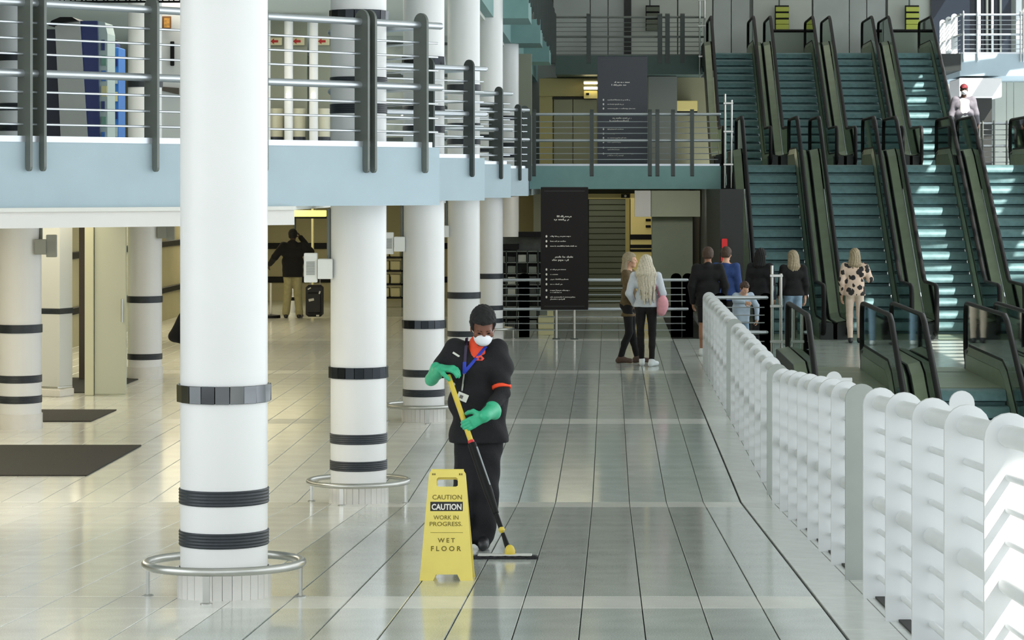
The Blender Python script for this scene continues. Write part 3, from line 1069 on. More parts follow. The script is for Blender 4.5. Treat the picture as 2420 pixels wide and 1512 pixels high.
MB().prism([(-.095, -.001), (.095, -.001), (.095, .001), (-.095, .001)], c, U, Vf, Nf, .002).build('printed_rule', M_OLIVEPRINT, t)
for q in (-1, 1):
    for k in range(2):
        c = O + U * (q * .085 + k * .012 * -q) + Vf * (Hs - .022)
        MB().prism([(-.004, -.005), (.004, -.005), (.004, .005), (-.004, .005)], c, U, Vf, Nf, .004).build('moulded_stud', M_OLIVEPRINT, t)

# ------------------------------------------------------------------ mop (held by the cleaner)
MTOP, MBOT = P(1061, 892, 17.58), P(1205, 1308, 17.06)


def mop_pt(f):
    return MTOP.lerp(MBOT, f)


base = Vector((MBOT.x, MBOT.y, ramp_z(MBOT.y)))
t = thing('mop', 'flat mop with yellow handle and black lower shaft, held in green gloves', 'mop', tuple(base))
fy = (1046 - 892) / (1308 - 892)
MB().tube(mop_pt(-.012), mop_pt(fy), .0175, 16).build('handle', mat('yellow_handle', (.86, .76, .28), .35), t, True)
MB().tube(mop_pt(fy - .005), mop_pt(fy + .018), .021, 16).build('red_collar', mat('red_plastic', (.85, .16, .18), .4), t, True)
f2 = (1215 - 892) / 416
MB().tube(mop_pt(fy + .012), mop_pt(f2 - .12), .028, 16, .030).tube(mop_pt(f2 - .12), mop_pt(f2), .030, 16, .020).build('black_sleeve', M_BLACK, t, True)
MB().path([mop_pt(fy + .03) + Vector((.024, -.016, 0)), mop_pt(f2 - .16) + Vector((.024, -.017, 0))], .008, 8).build('sleeve_highlight_strip', mat('sleeve_highlight_grey', (.55, .57, .58), .3), t, True)  # grey strip stands in for the sheen along the black sleeve
f3 = (1253 - 892) / 416
MB().tube(mop_pt(f2 - .01), mop_pt(f3 - .01), .016, 14).build('lower_shaft', M_BLACK, t, True)
m = MB().lathe([(.0, -.022), (.014, -.018), (.022, 0), (.014, .018), (0, .022)], 14, mop_pt(f3))
m.build('yellow_joint', mat('yellow_handle'), t, True)
MB().tube(mop_pt(f3 + .02), mop_pt(.975), .013, 14, .019).build('lower_shaft', M_BLACK, t, True)
b0 = base + Vector((0, 0, .03))
m = MB().lathe([(.034, 0), (.034, .022), (.026, .045), (.012, .058)], 16, b0)
m.build('yellow_swivel', mat('yellow_handle'), t, True)
x0, x1 = PXX(1118, 17.06), PXX(1272, 17.06)
pad = MB()
N = 22
rg = random.Random(3)
ring = []
for i in range(N + 1):
    xx = x0 + (x1 - x0) * i / N
    ring.append((xx, .055 + rg.uniform(-.006, .006), .016 + .006 * math.sin(i * 1.3)))
vs = []
for xx, hw, hh in ring:
    for (dy_, dz_) in ((-hw, .002), (-hw * .95, hh), (hw * .95, hh), (hw, .002)):
        vs.append((xx, base.y + dy_, ramp_z(base.y + dy_) + dz_))
fs = []
for i in range(N):
    for k in range(4):
        l = (k + 1) % 4
        fs.append((i * 4 + k, i * 4 + l, i * 4 + 4 + l, i * 4 + 4 + k))
fs += [(3, 2, 1, 0), (N * 4, N * 4 + 1, N * 4 + 2, N * 4 + 3)]
pad.add(vs, fs)
pad.build('pad', mat('dark_mop_pad', (.14, .14, .15), .9, bump=.6, bscale=80), t, True)
MB().box(x0 + .03, x1 - .04, base.y - .04, base.y + .04, base.z + .018, base.z + .030, .006).build('pad_frame', mat('pale_frame', (.80, .80, .78), .45), t)

# ------------------------------------------------------------------ dark signboards
lines_a = [(.175, .28, .30, 2, 1.5), (.335, .0, .45, 1, 1), (.375, .0, .32, 1, 1), (.415, .0, .56, 1, 1), (.505, .24, .38, 2, 1.5), (.605, .0, .33, 1, 1), (.645, .0, .16, 1, 1), (.685, .0, .38, 1, 1), (.725, .0, .26, 1, 1), (.775, .0, .40, 2, 1), (.83, .0, .52, 2, 1)]


def signboard(name, label, x0, x1, y, z0, z1, feet, m, group, flip=False):
    xc = (x0 + x1) / 2
    w, h = x1 - x0, z1 - z0
    t = thing(name, label, 'sign', (xc, y, feet), group)
    bd_ = MB().box(x0, x1, y, y + .09, z0, z1, .008).build('board', m, t)
    for za in (z1 - .075, z0 + .06):
        MB().box(x0 + .06, x1 - .06, y - .004, y, za, za + .007).build('inset_line', M_FIN_DK, bd_)
    if z0 - feet > .15:
        for q in (.33, .71):
            MB().tube((x0 + w * q, y + .045, feet), (x0 + w * q, y + .045, z0 + .02), .022, 12).build('pole', M_STEEL, t, True)
            MB().box(x0 + w * q - .07, x0 + w * q + .07, y - .06, y + .15, feet, feet + .015, .004).build('foot_plate', M_FIN_DK, t)
    else:
        MB().box(x0 + .05, x1 - .05, y - .12, y + .2, feet, feet + .02, .006).build('foot_plate', M_FIN_DK, t)
    rg = random.Random(11 if not flip else 17)
    yt_ = z1 - .11 * h
    for (f, ind, ln, rows, sc) in lines_a:
        zz = z1 - (f + .07) * h
        for r_ in range(rows):
            m2 = MB()
            xx = x0 + w * (.20 if ind == 0 else ind + .06 * (r_ == 0))
            xe = xx + w * ln * (1 if r_ == 0 or ind else .6)
            hh = .021 * sc
            while xx < xe:
                ww = rg.uniform(.006, .013) * sc
                h2 = hh * rg.choice((.55, .6, .6, .65, 1.0))
                zb_ = zz - (hh * .35 if rg.random() < .1 else 0)
                m2.box(xx, xx + ww * .8, y - .003, y, zb_, zb_ + h2)
                xx += ww * (1.25 if rg.random() > .16 else 2.2)
            m2.build('printed_line', M_WHITEP, bd_)['kind'] = 'stuff'
            zz -= hh * 1.75
        if ind == 0:
            MB().prism([(math.cos(a) * .016, math.sin(a) * .022) for a in [2 * math.pi * i / 10 for i in range(10)]], (x0 + w * .12, y - .002, z1 - (f + .066) * h), (1, 0, 0), (0, 0, 1), (0, 1, 0), .004).build('printed_symbol', M_WHITEP, bd_)
    return t


p0, p1 = P(1278, 732, 47.3), P(1390, 442, 47.3)
signboard('signboard', 'tall near-black information board on poles at floor level, left of the two talking women', p0.x, p1.x, 47.3, p0.z, p1.z, 0, mat('black_board', (.095, .07, .075), .6, spec=.3), 'dark information boards')
p0, p1 = P(1412, 345, 54.3), P(1530, 133, 54.3)
signboard('signboard', 'dark slate information board upstairs behind the lower bridge railing', p0.x, p1.x, 54.3, 3.15, p1.z, 3.12, mat('slate_board', (.22, .23, .26), .35), 'dark information boards', True)

# pale cartons behind the railing under the board
for i, (x0, x1, y0, y1) in enumerate(((1272, 1308, 777, 795), (1272, 1308, 763, 778), (1272, 1308, 748, 763.5))):
    a, b = P(x0, y1, 48.6), P(x1, y0, 48.6)
    t_ = thing('carton', ('cream carton lowest in the small stack under the dark board', 'cream carton in the middle of the small stack under the dark board', 'cream carton on top of the small stack under the dark board')[i], 'box', ((a.x + b.x) / 2, 48.6, max(0, a.z)), 'cream cartons')
    zb_ = .115 * i
    MB().box(a.x, b.x, 48.6, 48.9, zb_, zb_ + .112, .006).build('body', mat('cream_card', (.90, .87, .68), .7), t_)
    MB().box(a.x - .002, b.x + .002, 48.595, 48.6, zb_ + .096, zb_ + .104).build('lid_shadow_line', mat('cream_shadow_gap', (.45, .42, .3), .8), t_)  # dark strip paints the shadow gap under the lid
t_ = thing('carton', 'small cream carton standing on end on the stack under the dark board', 'box', (PXX(1300, 48.6), 48.6, .345), 'cream cartons')
MB().box(PXX(1293, 48.6), PXX(1307, 48.6), 48.62, 48.8, .345, .50, .006).build('body', mat('cream_card'), t_)
MB().box(PXX(1293, 48.6) - .002, PXX(1307, 48.6) + .002, 48.615, 48.62, .46, .468).build('lid_shadow_line', mat('cream_shadow_gap'), t_)

# display rack of grey compartments beyond the far railing
t = thing('display_rack', 'grey compartment rack beyond the far railing, left of the dark board', 'rack', (-1.6, 50.5, 0))
MB().box(-2.15, -1.15, 50.75, 50.8, 0, 1.75).build('back_panel', mat('rack_grey', (.34, .35, .33), .6, var=.2, vscale=10), t)
rg = random.Random(9)
for r_ in range(8):
    MB().box(-2.15, -1.15, 50.45, 50.75, r_ * .21, r_ * .21 + .02).build('shelf', M_FIN, t)
for c_ in range(6):
    MB().box(-2.15 + c_ * .2 - .01, -2.15 + c_ * .2 + .01, 50.45, 50.75, 0, 1.5).build('divider', M_FIN_DK, t)
bb = [mat('folder_pale', (.72, .73, .69), .6), mat('folder_dark', (.25, .26, .25), .6), mat('folder_mid', (.5, .52, .49), .6)]
for r_ in range(7):
    for c_ in range(5):
        if rg.random() < .75:
            x0 = -2.15 + c_ * .2 + .025
            o = MB().box(x0, x0 + .15, 50.48, 50.7, r_ * .21 + .021, r_ * .21 + rg.uniform(.12, .18), .004).build('pamphlet_block', bb[rg.randrange(3)], t)
for (x0, x1, zt) in ((-2.15, -1.72, 1.62), (-1.72, -1.2, 1.85)):
    MB().box(x0, x1, 50.45, 50.8, zt - .1, zt).build('dark_header', M_BLACK, t)

# things under the lower bridge
t = thing('roller_door', 'dim olive roller door with pale frame under the bridge', 'door', (0, 62, 0))
x0, x1 = PXX(1392, 62), PXX(1478, 62)
z1 = P(0, 470, 62).z
for i in range(18):
    MB().box(x0, x1, 62.0, 62.05, z1 * i / 18 + .004, z1 * (i + 1) / 18 - .004, .008).build('slat', mat('olive_slat', (.34, .36, .27), .35, .3, rnd=.06), t)
MB().box(x0 - .02, x1 + .12, 61.95, 62.1, z1, z1 + .12).build('head_box', mat('ochre_trim', (.74, .70, .45), .5), t)
MB().box(x1, x1 + .10, 61.95, 62.1, 0, z1).build('jamb', mat('ochre_trim'), t)
MB().box(x0, x1, 62.06, 62.1, 0, z1).build('backing', M_DARK, t)
t = thing('camera_box', 'small black box with round white lens under the bridge edge', 'camera', (PXX(1478, 61.9), 61.9, 2.3))
q = P(1478, 463, 61.9)
MB().box(q.x - .10, q.x + .10, 61.78, 61.9, q.z - .045, q.z + .045, .006).build('case', M_BLACK, t)
MB().lathe([(0, 0), (.03, 0), (.03, .01), (0, .014)], 14, (0, 0, 0)).build('lens', M_WHITEP, None)
lens = bpy.context.scene.objects['lens']
lens.parent = t
lens.location = (.0, -.125, q.z - 2.3)
lens.rotation_euler = (math.pi / 2, 0, 0)
t = thing('cream_wall_board', 'lit cream wall board with dark stripe above the two talking women', 'panel', (PXX(1510, 61.8), 61.8, 0))
x0, x1 = PXX(1480, 61.8), PXX(1540, 61.8)
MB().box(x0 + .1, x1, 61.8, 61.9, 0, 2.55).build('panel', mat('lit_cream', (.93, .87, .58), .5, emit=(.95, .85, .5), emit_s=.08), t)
for yy_, hh in ((560, .06), (582, .04), (592, .03)):
    MB().box(x0 + .08, x1 + .02, 61.74, 61.8, P(0, yy_, 61.8).z - hh, P(0, yy_, 61.8).z + hh).build('dark_stripe', M_BLACK, t)
for yy_ in (520, 535):
    q = P(1533, yy_, 61.75)
    MB().box(q.x - .07, q.x + .05, 61.72, 61.8, q.z - .03, q.z + .03, .006).build('bracket', M_BLACK, t)
t = thing('fascia_beam', 'wide pale grey fascia beam hanging under the lower bridge at right', 'beam', (PXX(1600, 57.5), 57.5, 2.2))
x0, x1 = PXX(1500, 57.5), PXX(1654, 57.5)
zA, zB = P(0, 512, 57.5).z, P(0, 450, 57.5).z
xs = PXX(1538, 57.5)
MB().box(x0, xs - .003, 57.3, 57.9, zA, zB, .006).build('end_panel', mat('pale_lilac_grey', (.80, .80, .80), .5), t)
MB().box(xs + .003, x1, 57.35, 57.9, zA, zB, .006).build('panel', mat('sage_grey', (.62, .65, .57), .55, var=.06, vscale=1.5), t)
t = thing('square_pillar', 'sage grey square pillar under the pale fascia beam behind the women', 'pillar', (PXX(1590, 58), 58, 0))
MB().box(PXX(1541, 58), PXX(1637, 58), 58, 58.8, 0, zA, .015).build('shaft', mat('sage_pillar', (.52, .56, .49), .55, var=.06, vscale=1.5), t)
MB().box(PXX(1541, 58) - .01, PXX(1637, 58) + .01, 57.99, 58.81, 0, .12, .01).build('plinth', M_FIN_DK, t)
for i, (px_, py_) in enumerate(((1713, 576), (1711, 607))):
    q = P(px_, py_, 47.55)
    t = thing('red_marker', ('upper small red marker plate by the escalator side', 'lower small red marker plate by the escalator side')[i], 'sign', tuple(q))
    MB().box(q.x - .05, q.x + .05, 47.64, 47.68, q.z - .09, q.z + .09, .01).build('plate', mat('red_plate', (.88, .12, .13), .4), t)
    MB().box(q.x - .015, q.x + .015, 47.68, 47.71, q.z - .03, q.z + .03).build('fixing', M_FIN_DK, t)

# ------------------------------------------------------------------ upstairs shop behind the lower bridge
t = thing('shop_entrance', 'ochre upstairs shop entrance with double doors behind the lower bridge', 'entrance', (-.6, 72.9, 3.12))
zz = lambda py: P(0, py, 72.9).z
MB().box(PXX(1275, 72.9), PXX(1410, 72.9), 72.7, 72.95, zz(228), zz(186), .01).build('header', mat('ochre_header', (.74, .70, .48), .5), t)
MB().box(PXX(1275, 72.9), PXX(1306, 72.9), 72.8, 72.95, 3.12, zz(228)).build('side_panel', mat('ochre_header'), t)
for a, b in ((1309, 1353), (1355, 1410)):
    MB().box(PXX(a, 72.9), PXX(b, 72.9), 72.85, 72.92, 3.13, zz(234), .01).build('door_leaf', mat('grey_olive_door', (.56, .56, .46), .4, .2), t)
MB().box(PXX(1305, 72.9), PXX(1410, 72.9), 72.80, 72.85, zz(235), zz(230)).build('door_head', M_DARK, t)
for i, (ya, yb) in enumerate(((192, 200), (205, 212))):
    a, b = P(1380, yb, 72.3), P(1412, ya, 72.3)
    t = thing('tube_light', ('upper glowing tube light over the upstairs shop entrance', 'lower glowing tube light over the upstairs shop entrance')[i], 'light', ((a.x + b.x) / 2, 72.3, a.z))
    MB().tube((a.x, 72.3, (a.z + b.z) / 2), (b.x, 72.3, (a.z + b.z) / 2), .035, 12).build('tube', mat('tube_glow', (1, .95, .8), .4, emit=(1, .93, .7), emit_s=4), t, True)
    MB().box(a.x - .02, b.x + .02, 72.33, 72.51, b.z - .03, b.z + .03).build('housing', M_FIN, t)
a, b = P(1380, 233, 72.5), P(1412, 215, 72.5)
t = thing('lit_box', 'small lit cream box below the tube lights of the upstairs shop', 'sign', ((a.x + b.x) / 2, 72.5, a.z))
MB().box(a.x, b.x, 72.4, 72.5, a.z, b.z, .01).build('case', mat('lit_cream'), t)
MB().box(a.x + .06, a.x + .14, 72.37, 72.4, a.z + .09, a.z + .15).build('dark_plate', M_BLACK, t)
MB().box(a.x + .1, b.x - .1, 72.5, 72.75, a.z + .08, b.z - .08).build('wall_bracket', M_DARK, t)
t = thing('lit_box', 'cream upstairs lightbox right of the slate board', 'sign', (PXX(1625, 72.5), 72.5, 4.8))
a, b = P(1600, 262, 72.5), P(1648, 238, 72.5)
MB().box(a.x, b.x, 72.4, 72.5, a.z, b.z, .01).build('case', mat('lit_cream'), t)
MB().box(a.x - .03, b.x, 72.51, 72.52, a.z - .05, a.z).build('dark_base', M_DARK, t)
MB().box(a.x + .1, b.x - .1, 72.5, 73.0, a.z + .08, b.z - .08).build('wall_bracket', M_DARK, t)
t = thing('square_pillar', 'pale grey upstairs wall pier right of the slate board', 'pillar', (PXX(1570, 71.8), 71.8, 3.12))
MB().box(PXX(1532, 71.8), PXX(1600, 71.8), 71.8, 72.4, 3.12, 5.69, .01).build('shaft', M_GREY, t)
MB().box(PXX(1531, 71.8), PXX(1601, 71.8), 71.78, 72.51, 3.12, 3.25, .01).build('plinth', M_FIN_DK, t)

# ------------------------------------------------------------------ top level back wall: panels, slatted signs
wb = bpy.data.objects['wall_back']
wb['origin'] = (0., 0., 0.)
M_PANEL_L = mat('pale_gloss_panel', (.66, .68, .64), .3, .1, var=.06, vscale=.8, rnd=.04)
for a, b, m in ((1308, 1394, 0), (1396, 1436, 0), (1438, 1476, 0), (1492, 1600, 1), (1603, 1683, 1), (1686, 1727, 0), (1729, 1771, 0), (1780, 1918, 1), (1922, 2006, 0), (2008, 2047, 0), (2049, 2092, 0), (2098, 2200, 1)):
    MB().box(PXX(a, 75.9), PXX(b, 75.9), 75.86, 76.02, ZL2, 9.2, .02).build('wall_panel', M_PANEL if m == 0 else M_PANEL_L, wb)
MB().box(PXX(1475, 75.7), PXX(1492, 75.7), 75.7, 76, ZL2, 9.2).build('wall_pier', M_DARK, wb)
M_SLAT = mat('yellow_slat', (.66, .69, .28), .5)
for i, px_ in enumerate((1848, 2156, 1542)):
    a, b = P(px_ - 16, 72, 75.4), P(px_ + 17, 12, 75.4)
    t = thing('slatted_sign', ('yellow and black slatted sign above the second upper escalator', 'yellow and black slatted sign above the last upper escalator', 'dim slatted sign behind the upper bridge railing')[i], 'sign', ((a.x + b.x) / 2, 75.4, a.z), 'slatted signs')
    MB().box(a.x, b.x, 75.5, 75.6, a.z, b.z).build('backing', M_BLACK, t)
    for k in range(4):
        h_ = (b.z - a.z) / 4
        MB().box(a.x + .02, b.x - .01, 75.4, 75.5, a.z + h_ * k + .0, a.z + h_ * k + h_ * (.72 if k else .95), .008).build('slat', M_SLAT if i < 2 else mat('dim_slat', (.36, .38, .32), .5), t)
    MB().box(a.x + .1, a.x + .14, 75.5, 75.55, b.z, 11.2).build('hanger', M_FIN_DK, t)
for i, (a, b) in enumerate(((1812, 1908), (2055, 2075), (2098, 2178))):
    zt_, zb_ = P(0, 73, 73.2).z, ZL2
    t = thing('barrier', ('black topped glass barrier between the first and second upper escalator heads', 'narrow black topped glass barrier at the third upper escalator head', 'black topped glass barrier at the last upper escalator head')[i], 'barrier', (PXX((a + b) / 2, 73.2), 73.2, ZL2), 'glass barriers')
    MB().tube((PXX(a, 73.2), 73.2, zt_), (PXX(b, 73.2), 73.2, zt_), .045, 10).build('handrail', M_BLACK, t, True)
    MB().box(PXX(a, 73.2), PXX(b, 73.2), 73.19, 73.21, zb_, zt_).build('glass_panel', mat('grey_green_glass', (.48, .52, .47), .25, .1), t)

# ------------------------------------------------------------------ right-hand balconies
t = thing('box_balcony', 'pale blue boxed balcony with white underside at upper right', 'balcony', (10.6, 70, 5.7))
xa, xb = PXX(2268, 70), 14.0
MB().box(xa, xb, 70, 75.4, 5.62, ZL2).build('deck', M_BLUE, t)
zc, zd = P(0, 230, 69.9).z, P(0, 184, 69.9).z
MB().box(PXX(2268, 69.9), PXX(2368, 69.9), 69.95, 72, zc, zd, .02).build('soffit_box', mat('white_soffit', (.90, .90, .90), .45), t)
MB().box(PXX(2310, 69.9), PXX(2352, 69.9), 70.5, 70.7, 3.15, zc).build('dark_recess', M_DARK, t)
railing((xa + .05, 70.0), (13.8, 70.0), ZL2, [.05, .42, 1.55, 1.62, 2.6, 2.9], 'sunlit white railing on the boxed balcony at upper right', M_BALUS, M_RAIL, None, outward=(0, -1, 0), ext=0)
railing((xa, 74.0), (xa, 70.1), ZL2, [.3, 1.6, 2.8], 'white railing on the near side of the boxed balcony', M_BALUS, M_RAIL, None, outward=(-1, 0, 0), ext=0)
railing((PXX(2306, 62), 62.0), (13.8, 62.0), 3.15, [.08, .16, .42, .72, .82, 1.5, 2.5], 'steel railing on the first landing right of the capped man', M_FIN, M_RAIL, None, outward=(0, -1, 0), ext=0, drop=0, name='floor_railing', h=1.1)
t = thing('tall_wall_cladding', 'tall grey wall panels behind the landing at the right picture edge', 'panel', (11, 73.5, 3.15))
for a, b in ((2352, 2378), (2379, 2395), (2396, 2440), (2441, 2500)):
    MB().box(PXX(a, 73.5), PXX(b, 73.5), 73.5, 73.6, 3.15, 5.60, .01).build('panel', M_PANEL_L, t)
t = thing('tall_window_frame', 'tall pale window mullions above the boxed balcony', 'window', (10.8, 75.6, ZL2))
for px_, w_, m in ((2308, .10, 0), (2330, .05, 1), (2342, .06, 0), (2362, .05, 1), (2400, .16, 0), (2425, .1, 0)):
    MB().box(PXX(px_, 75.6), PXX(px_, 75.6) + w_, 75.5, 75.7, ZL2, 11.1).build('mullion', M_BALUS if m == 0 else M_FIN, t)
MB().box(PXX(2200, 75.7), PXX(2390, 75.7), 75.72, 75.8, ZL2, 11.1).build('dark_pane', mat('dark_pane', (.12, .15, .19), .1), t)

# ------------------------------------------------------------------ gallery level behind the front railing
M_NAVY = mat('navy_gloss', (.10, .18, .42), .3)
M_NAVYD = mat('navy_dark', (.12, .13, .20), .4)
M_KIOSK = mat('kiosk_grey', (.74, .74, .71), .45, var=.03)
M_CYAN = mat('cyan_panel', (.20, .45, .75), .35)
for i, (xp, D, hpx, lab) in enumerate(((165, 32.0, 46, 'tall navy kiosk with pale grey front and dark cap behind the gallery railing'), (258, 33.4, 100, 'smaller navy kiosk behind the tall navy kiosk'))):
    q = P(xp, hpx, D)
    s_ = D / F
    t = thing('kiosk', lab, 'kiosk', (q.x, D, ZL1), 'navy kiosks')
    H_ = q.z - ZL1
    if i == 0:
        X = lambda px_: PXX(px_, D)
        MB().prism([(X(104), 0), (X(148), 0), (X(134), H_ * .93), (X(104), H_ * .93)], (0, D + .25, ZL1), (1, 0, 0), (0, 0, 1), (0, 1, 0), .5).build('side_panel', M_NAVYD, t)
        MB().prism([(X(148), 0), (X(212), 0), (X(190), H_ * .985), (X(165), H_ * .985), (X(132), H_ * .95)], (0, D + .2, ZL1), (1, 0, 0), (0, 0, 1), (0, 1, 0), .5).build('front_panel', M_KIOSK, t)
        MB().prism([(X(212), 0), (X(236), 0), (X(230), H_ * .99), (X(190), H_ * .99)], (0, D + .24, ZL1), (1, 0, 0), (0, 0, 1), (0, 1, 0), .5).build('side_panel', M_NAVY, t)
        MB().prism([(X(236), 0), (X(252), 0), (X(252), H_ * .90), (X(246), H_ * .98), (X(230), H_ * .99)], (0, D + .3, ZL1), (1, 0, 0), (0, 0, 1), (0, 1, 0), .5).build('display_side', mat('pale_display', (.70, .76, .74), .4), t)
        rg = random.Random(4)
        for k in range(7):
            zz_ = ZL1 + H_ * (.12 + .11 * k)
            MB().box(X(238), X(238 + rg.choice((8, 11, 13))), D + .03, D + .05, zz_, zz_ + H_ * .075).build('picture_tile', [M_CYAN, mat('leaf_tile', (.45, .62, .55), .5), M_NAVY, mat('cream_tile', (.85, .82, .6), .5)][k % 4], t)
        cap = [(X(122), H_ * .95), (X(130), H_ * .985), (X(150), H_ * 1.01), (X(178), H_ * 1.01), (X(192), H_ * .985), (X(165), H_ * .975)]
        MB().prism(cap, (0, D + .15, ZL1), (1, 0, 0), (0, 0, 1), (0, 1, 0), .7).build('cap', M_BLACK, t)
    else:
        X = lambda px_: PXX(px_, D)
        MB().box(X(254), X(267), D, D + .5, ZL1, ZL1 + H_, .01).build('side_panel', M_NAVY, t)
        MB().box(X(267), X(279), D + .03, D + .5, ZL1, ZL1 + H_ * .96, .01).build('display_side', M_CYAN, t)
        for k in range(5):
            MB().box(X(269), X(277), D + .015, D + .03, ZL1 + H_ * (.2 + .15 * k), ZL1 + H_ * (.28 + .15 * k)).build('picture_tile', [mat('pale_display'), M_NAVY, mat('cream_tile')][k % 3], t)
        MB().box(X(255), X(268), D - .02, D + .3, ZL1 + H_, ZL1 + H_ + .05, .01).build('cap', M_BLACK, t)
# white upstairs door with pull handle, left of the front column
D = 40.5
X = lambda px_: PXX(px_, D)
t = thing('upstairs_door', 'white upstairs door with long dark pull handle, left of the front column', 'door', (X(400), D, ZL1))
MB().box(X(383), X(432), D, D + .08, ZL1, ZL1 + 2.55, .01).build('leaf', mat('white_door', (.85, .85, .84), .4), t)
MB().box(X(372), X(382), D - .02, D + .1, ZL1, ZL1 + 2.6, .01).build('jamb', mat('white_jamb', (.90, .90, .89), .5), t)
a, b = P(404, 156, D), P(413, 98, D)
MB().box(a.x, b.x, D - .07, D - .03, a.z, b.z, .01).build('pull_handle', M_BLACK, t)
for z_ in (a.z + .03, b.z - .03):
    MB().tube(((a.x + b.x) / 2, D - .04, z_), ((a.x + b.x) / 2, D + .01, z_), .015).build('handle_fixing', M_BLACK, t)
a, b = P(382, 222, D), P(425, 205, D)
MB().prism([(0, 0), (.27, -.02), (.27, -.12), (0, -.06)], (a.x, D - .03, b.z), (1, 0, 0), (0, 0, 1), (0, 1, 0), .03).build('sign_plate', mat('brown_plate', (.34, .31, .27), .5), t)
t = thing('poster', 'small framed orange and brown picture above the upstairs door', 'picture', (X(395), D - .1, 5.1))
a, b = P(374, 70, D - .1), P(404, 38, D - .1)
MB().box(a.x, b.x, D - .1, D - .06, a.z, b.z, .006).build('frame', mat('brown_frame', (.50, .36, .22), .5), t)
MB().box(a.x + .09, b.x - .02, D - .12, D - .1, a.z + .03, b.z - .03).build('picture', mat('orange_picture', (.86, .62, .30), .5, var=.4, vscale=25), t)
# lattice screen hanging at the top left
D = 29.0
t = thing('lattice_screen', 'black diamond lattice hanging above the front railing at the top', 'screen', (PXX(270, D), D, 4.7))
x0, x1 = PXX(112, D), PXX(428, D)
zt_, zb_ = 5.25, P(0, 4, D).z
def sag(x):
    u = (x - x0) / (x1 - x0)
    return zb_ - .035 * math.sin(u * math.pi) ** 2 * (u > .3)
m = MB()
k = -4
while x0 + k * .12 < x1:
    for sgn_ in (1, -1):
        xa_ = x0 + k * .12
        xb_ = xa_ + .55
        if sgn_ < 0:
            xa_, xb_ = xb_, xa_
        pA = Vector((min(max(xa_, x0), x1), D, zb_ if x0 < xa_ < x1 else zb_ + .1))
        pB = Vector((min(max(xb_, x0), x1), D, zt_))
        m.tube(pA, pB, .007, 6)
    k += 1
m.build('lattice_bars', M_BLACK, t)['kind'] = 'stuff'
MB().tube((x0, D, zb_), (x1, D, zb_), .012, 8).build('lower_bar', M_BLACK, t, True)
MB().tube((x0, D, zt_), (x1, D, zt_), .012, 8).build('upper_bar', M_BLACK, t, True)
for x_ in (x0 + .1, x1 - .1):
    MB().tube((x_, D, zt_), (x_, D, 5.72), .008, 6).build('hanger', M_BLACK, t)

# row of curved booths with red arrow plates
D = 45.0
M_CREAMP = mat('cream_plate', (.88, .84, .68), .5)
M_REDP = mat('red_arrow_print', (.75, .14, .12), .5)
for i, px_ in enumerate((618, 671, 730)):
    lab = ('curved white booth with a red arrow plate, first of the row by the front column', 'curved white booth with a red arrow plate, middle of the row', 'curved white booth with a red arrow plate, last of the row beside the second column')[i]
    X = lambda p_: PXX(p_, D)
    w = X(px_ + 48) - X(px_)
    xc = X(px_)
    t = thing('booth', lab, 'booth', (xc, D, ZL1), 'booths with red arrow plates')
    MB().box(xc, xc + w - .01, D + .5, D + .55, ZL1, 5.55).build('back_panel', M_OLIVE, t)
    MB().lathe([(.075, 0), (.075, 2.5)], 16, (xc + .08, D, ZL1)).build('jamb_post', M_WHITE, t, True)
    m = MB().lathe([(.15, 0), (.15, 1.0)], 24, (xc + .18, D + .28, ZL1), a0=math.pi, a1=2 * math.pi)
    m.build('curved_front', mat('booth_cream', (.80, .78, .68), .35), t, True)
    MB().lathe([(.152, .40), (.156, .42), (.156, .50), (.152, .52)], 24, (xc + .18, D + .28, ZL1), a0=math.pi, a1=2 * math.pi).build('dark_band', M_DARKBAND, t, True)
    q = P(px_ + 32, 98, D + .45)
    MB().box(q.x - .09, q.x + .12, D + .4, D + .46, q.z - .065, q.z + .065, .006).build('arrow_plate', M_CREAMP, t)
    ar = [(-.07, 0), (-.01, .05), (-.01, .02), (.06, .02), (.06, -.02), (-.01, -.02), (-.01, -.05)]
    MB().prism(ar, (q.x, D + .395, q.z), (1, 0, 0), (0, 0, 1), (0, 1, 0), .004).build('red_arrow', M_REDP, t)
    q = P(px_ + 10, 226, D - .08)
    MB().lathe([(.01, .05), (.035, .03), (.02, 0), (.035, -.03), (.01, -.05)], 12, q).build('lamp_glow', mat('small_lamp', (1, .97, .85), .4, emit=(1, .95, .8), emit_s=3), t, True)
    q = P(px_ + 26, 8, D + .2)
    lt = thing('ceiling_light', ('long oval ceiling light above the first booth', 'long oval ceiling light above the middle booth', 'long oval ceiling light above the last booth')[i], 'light', (q.x, D + .2, q.z), 'ceiling lights over the booths')
    MB().lathe([(0, -.04), (.12, -.035), (.17, 0), (.12, .03), (0, .03)], 20, q).build('diffuser', mat('oval_glow', (1, .97, .86), .4, emit=(1, .96, .82), emit_s=5), lt, True)
    MB().tube((q.x, D + .2, q.z + .02), (q.x, D + .2, q.z + .12), .02).build('stem', M_FIN, lt)
# grey marble slabs beside the booths
D = 52.0
t = thing('marble_wall_panel', 'grey marbled wall panels upstairs between the second and third columns', 'panel', (PXX(950, D), D, ZL1))
for r_ in range(4):
    z0_ = ZL1 + .62 * r_
    MB().box(PXX(905, D), PXX(1075, D), D, D + .1, z0_ + .01, z0_ + .58, .008).build('panel', mat('grey_marble', (.62, .64, .61), .3, var=.14, vscale=5.), t)
    MB().box(PXX(905, D), PXX(1075, D), D - .03, D + .08, z0_ + .58, z0_ + .63).build('dark_joint_rail', M_FIN_DK, t)

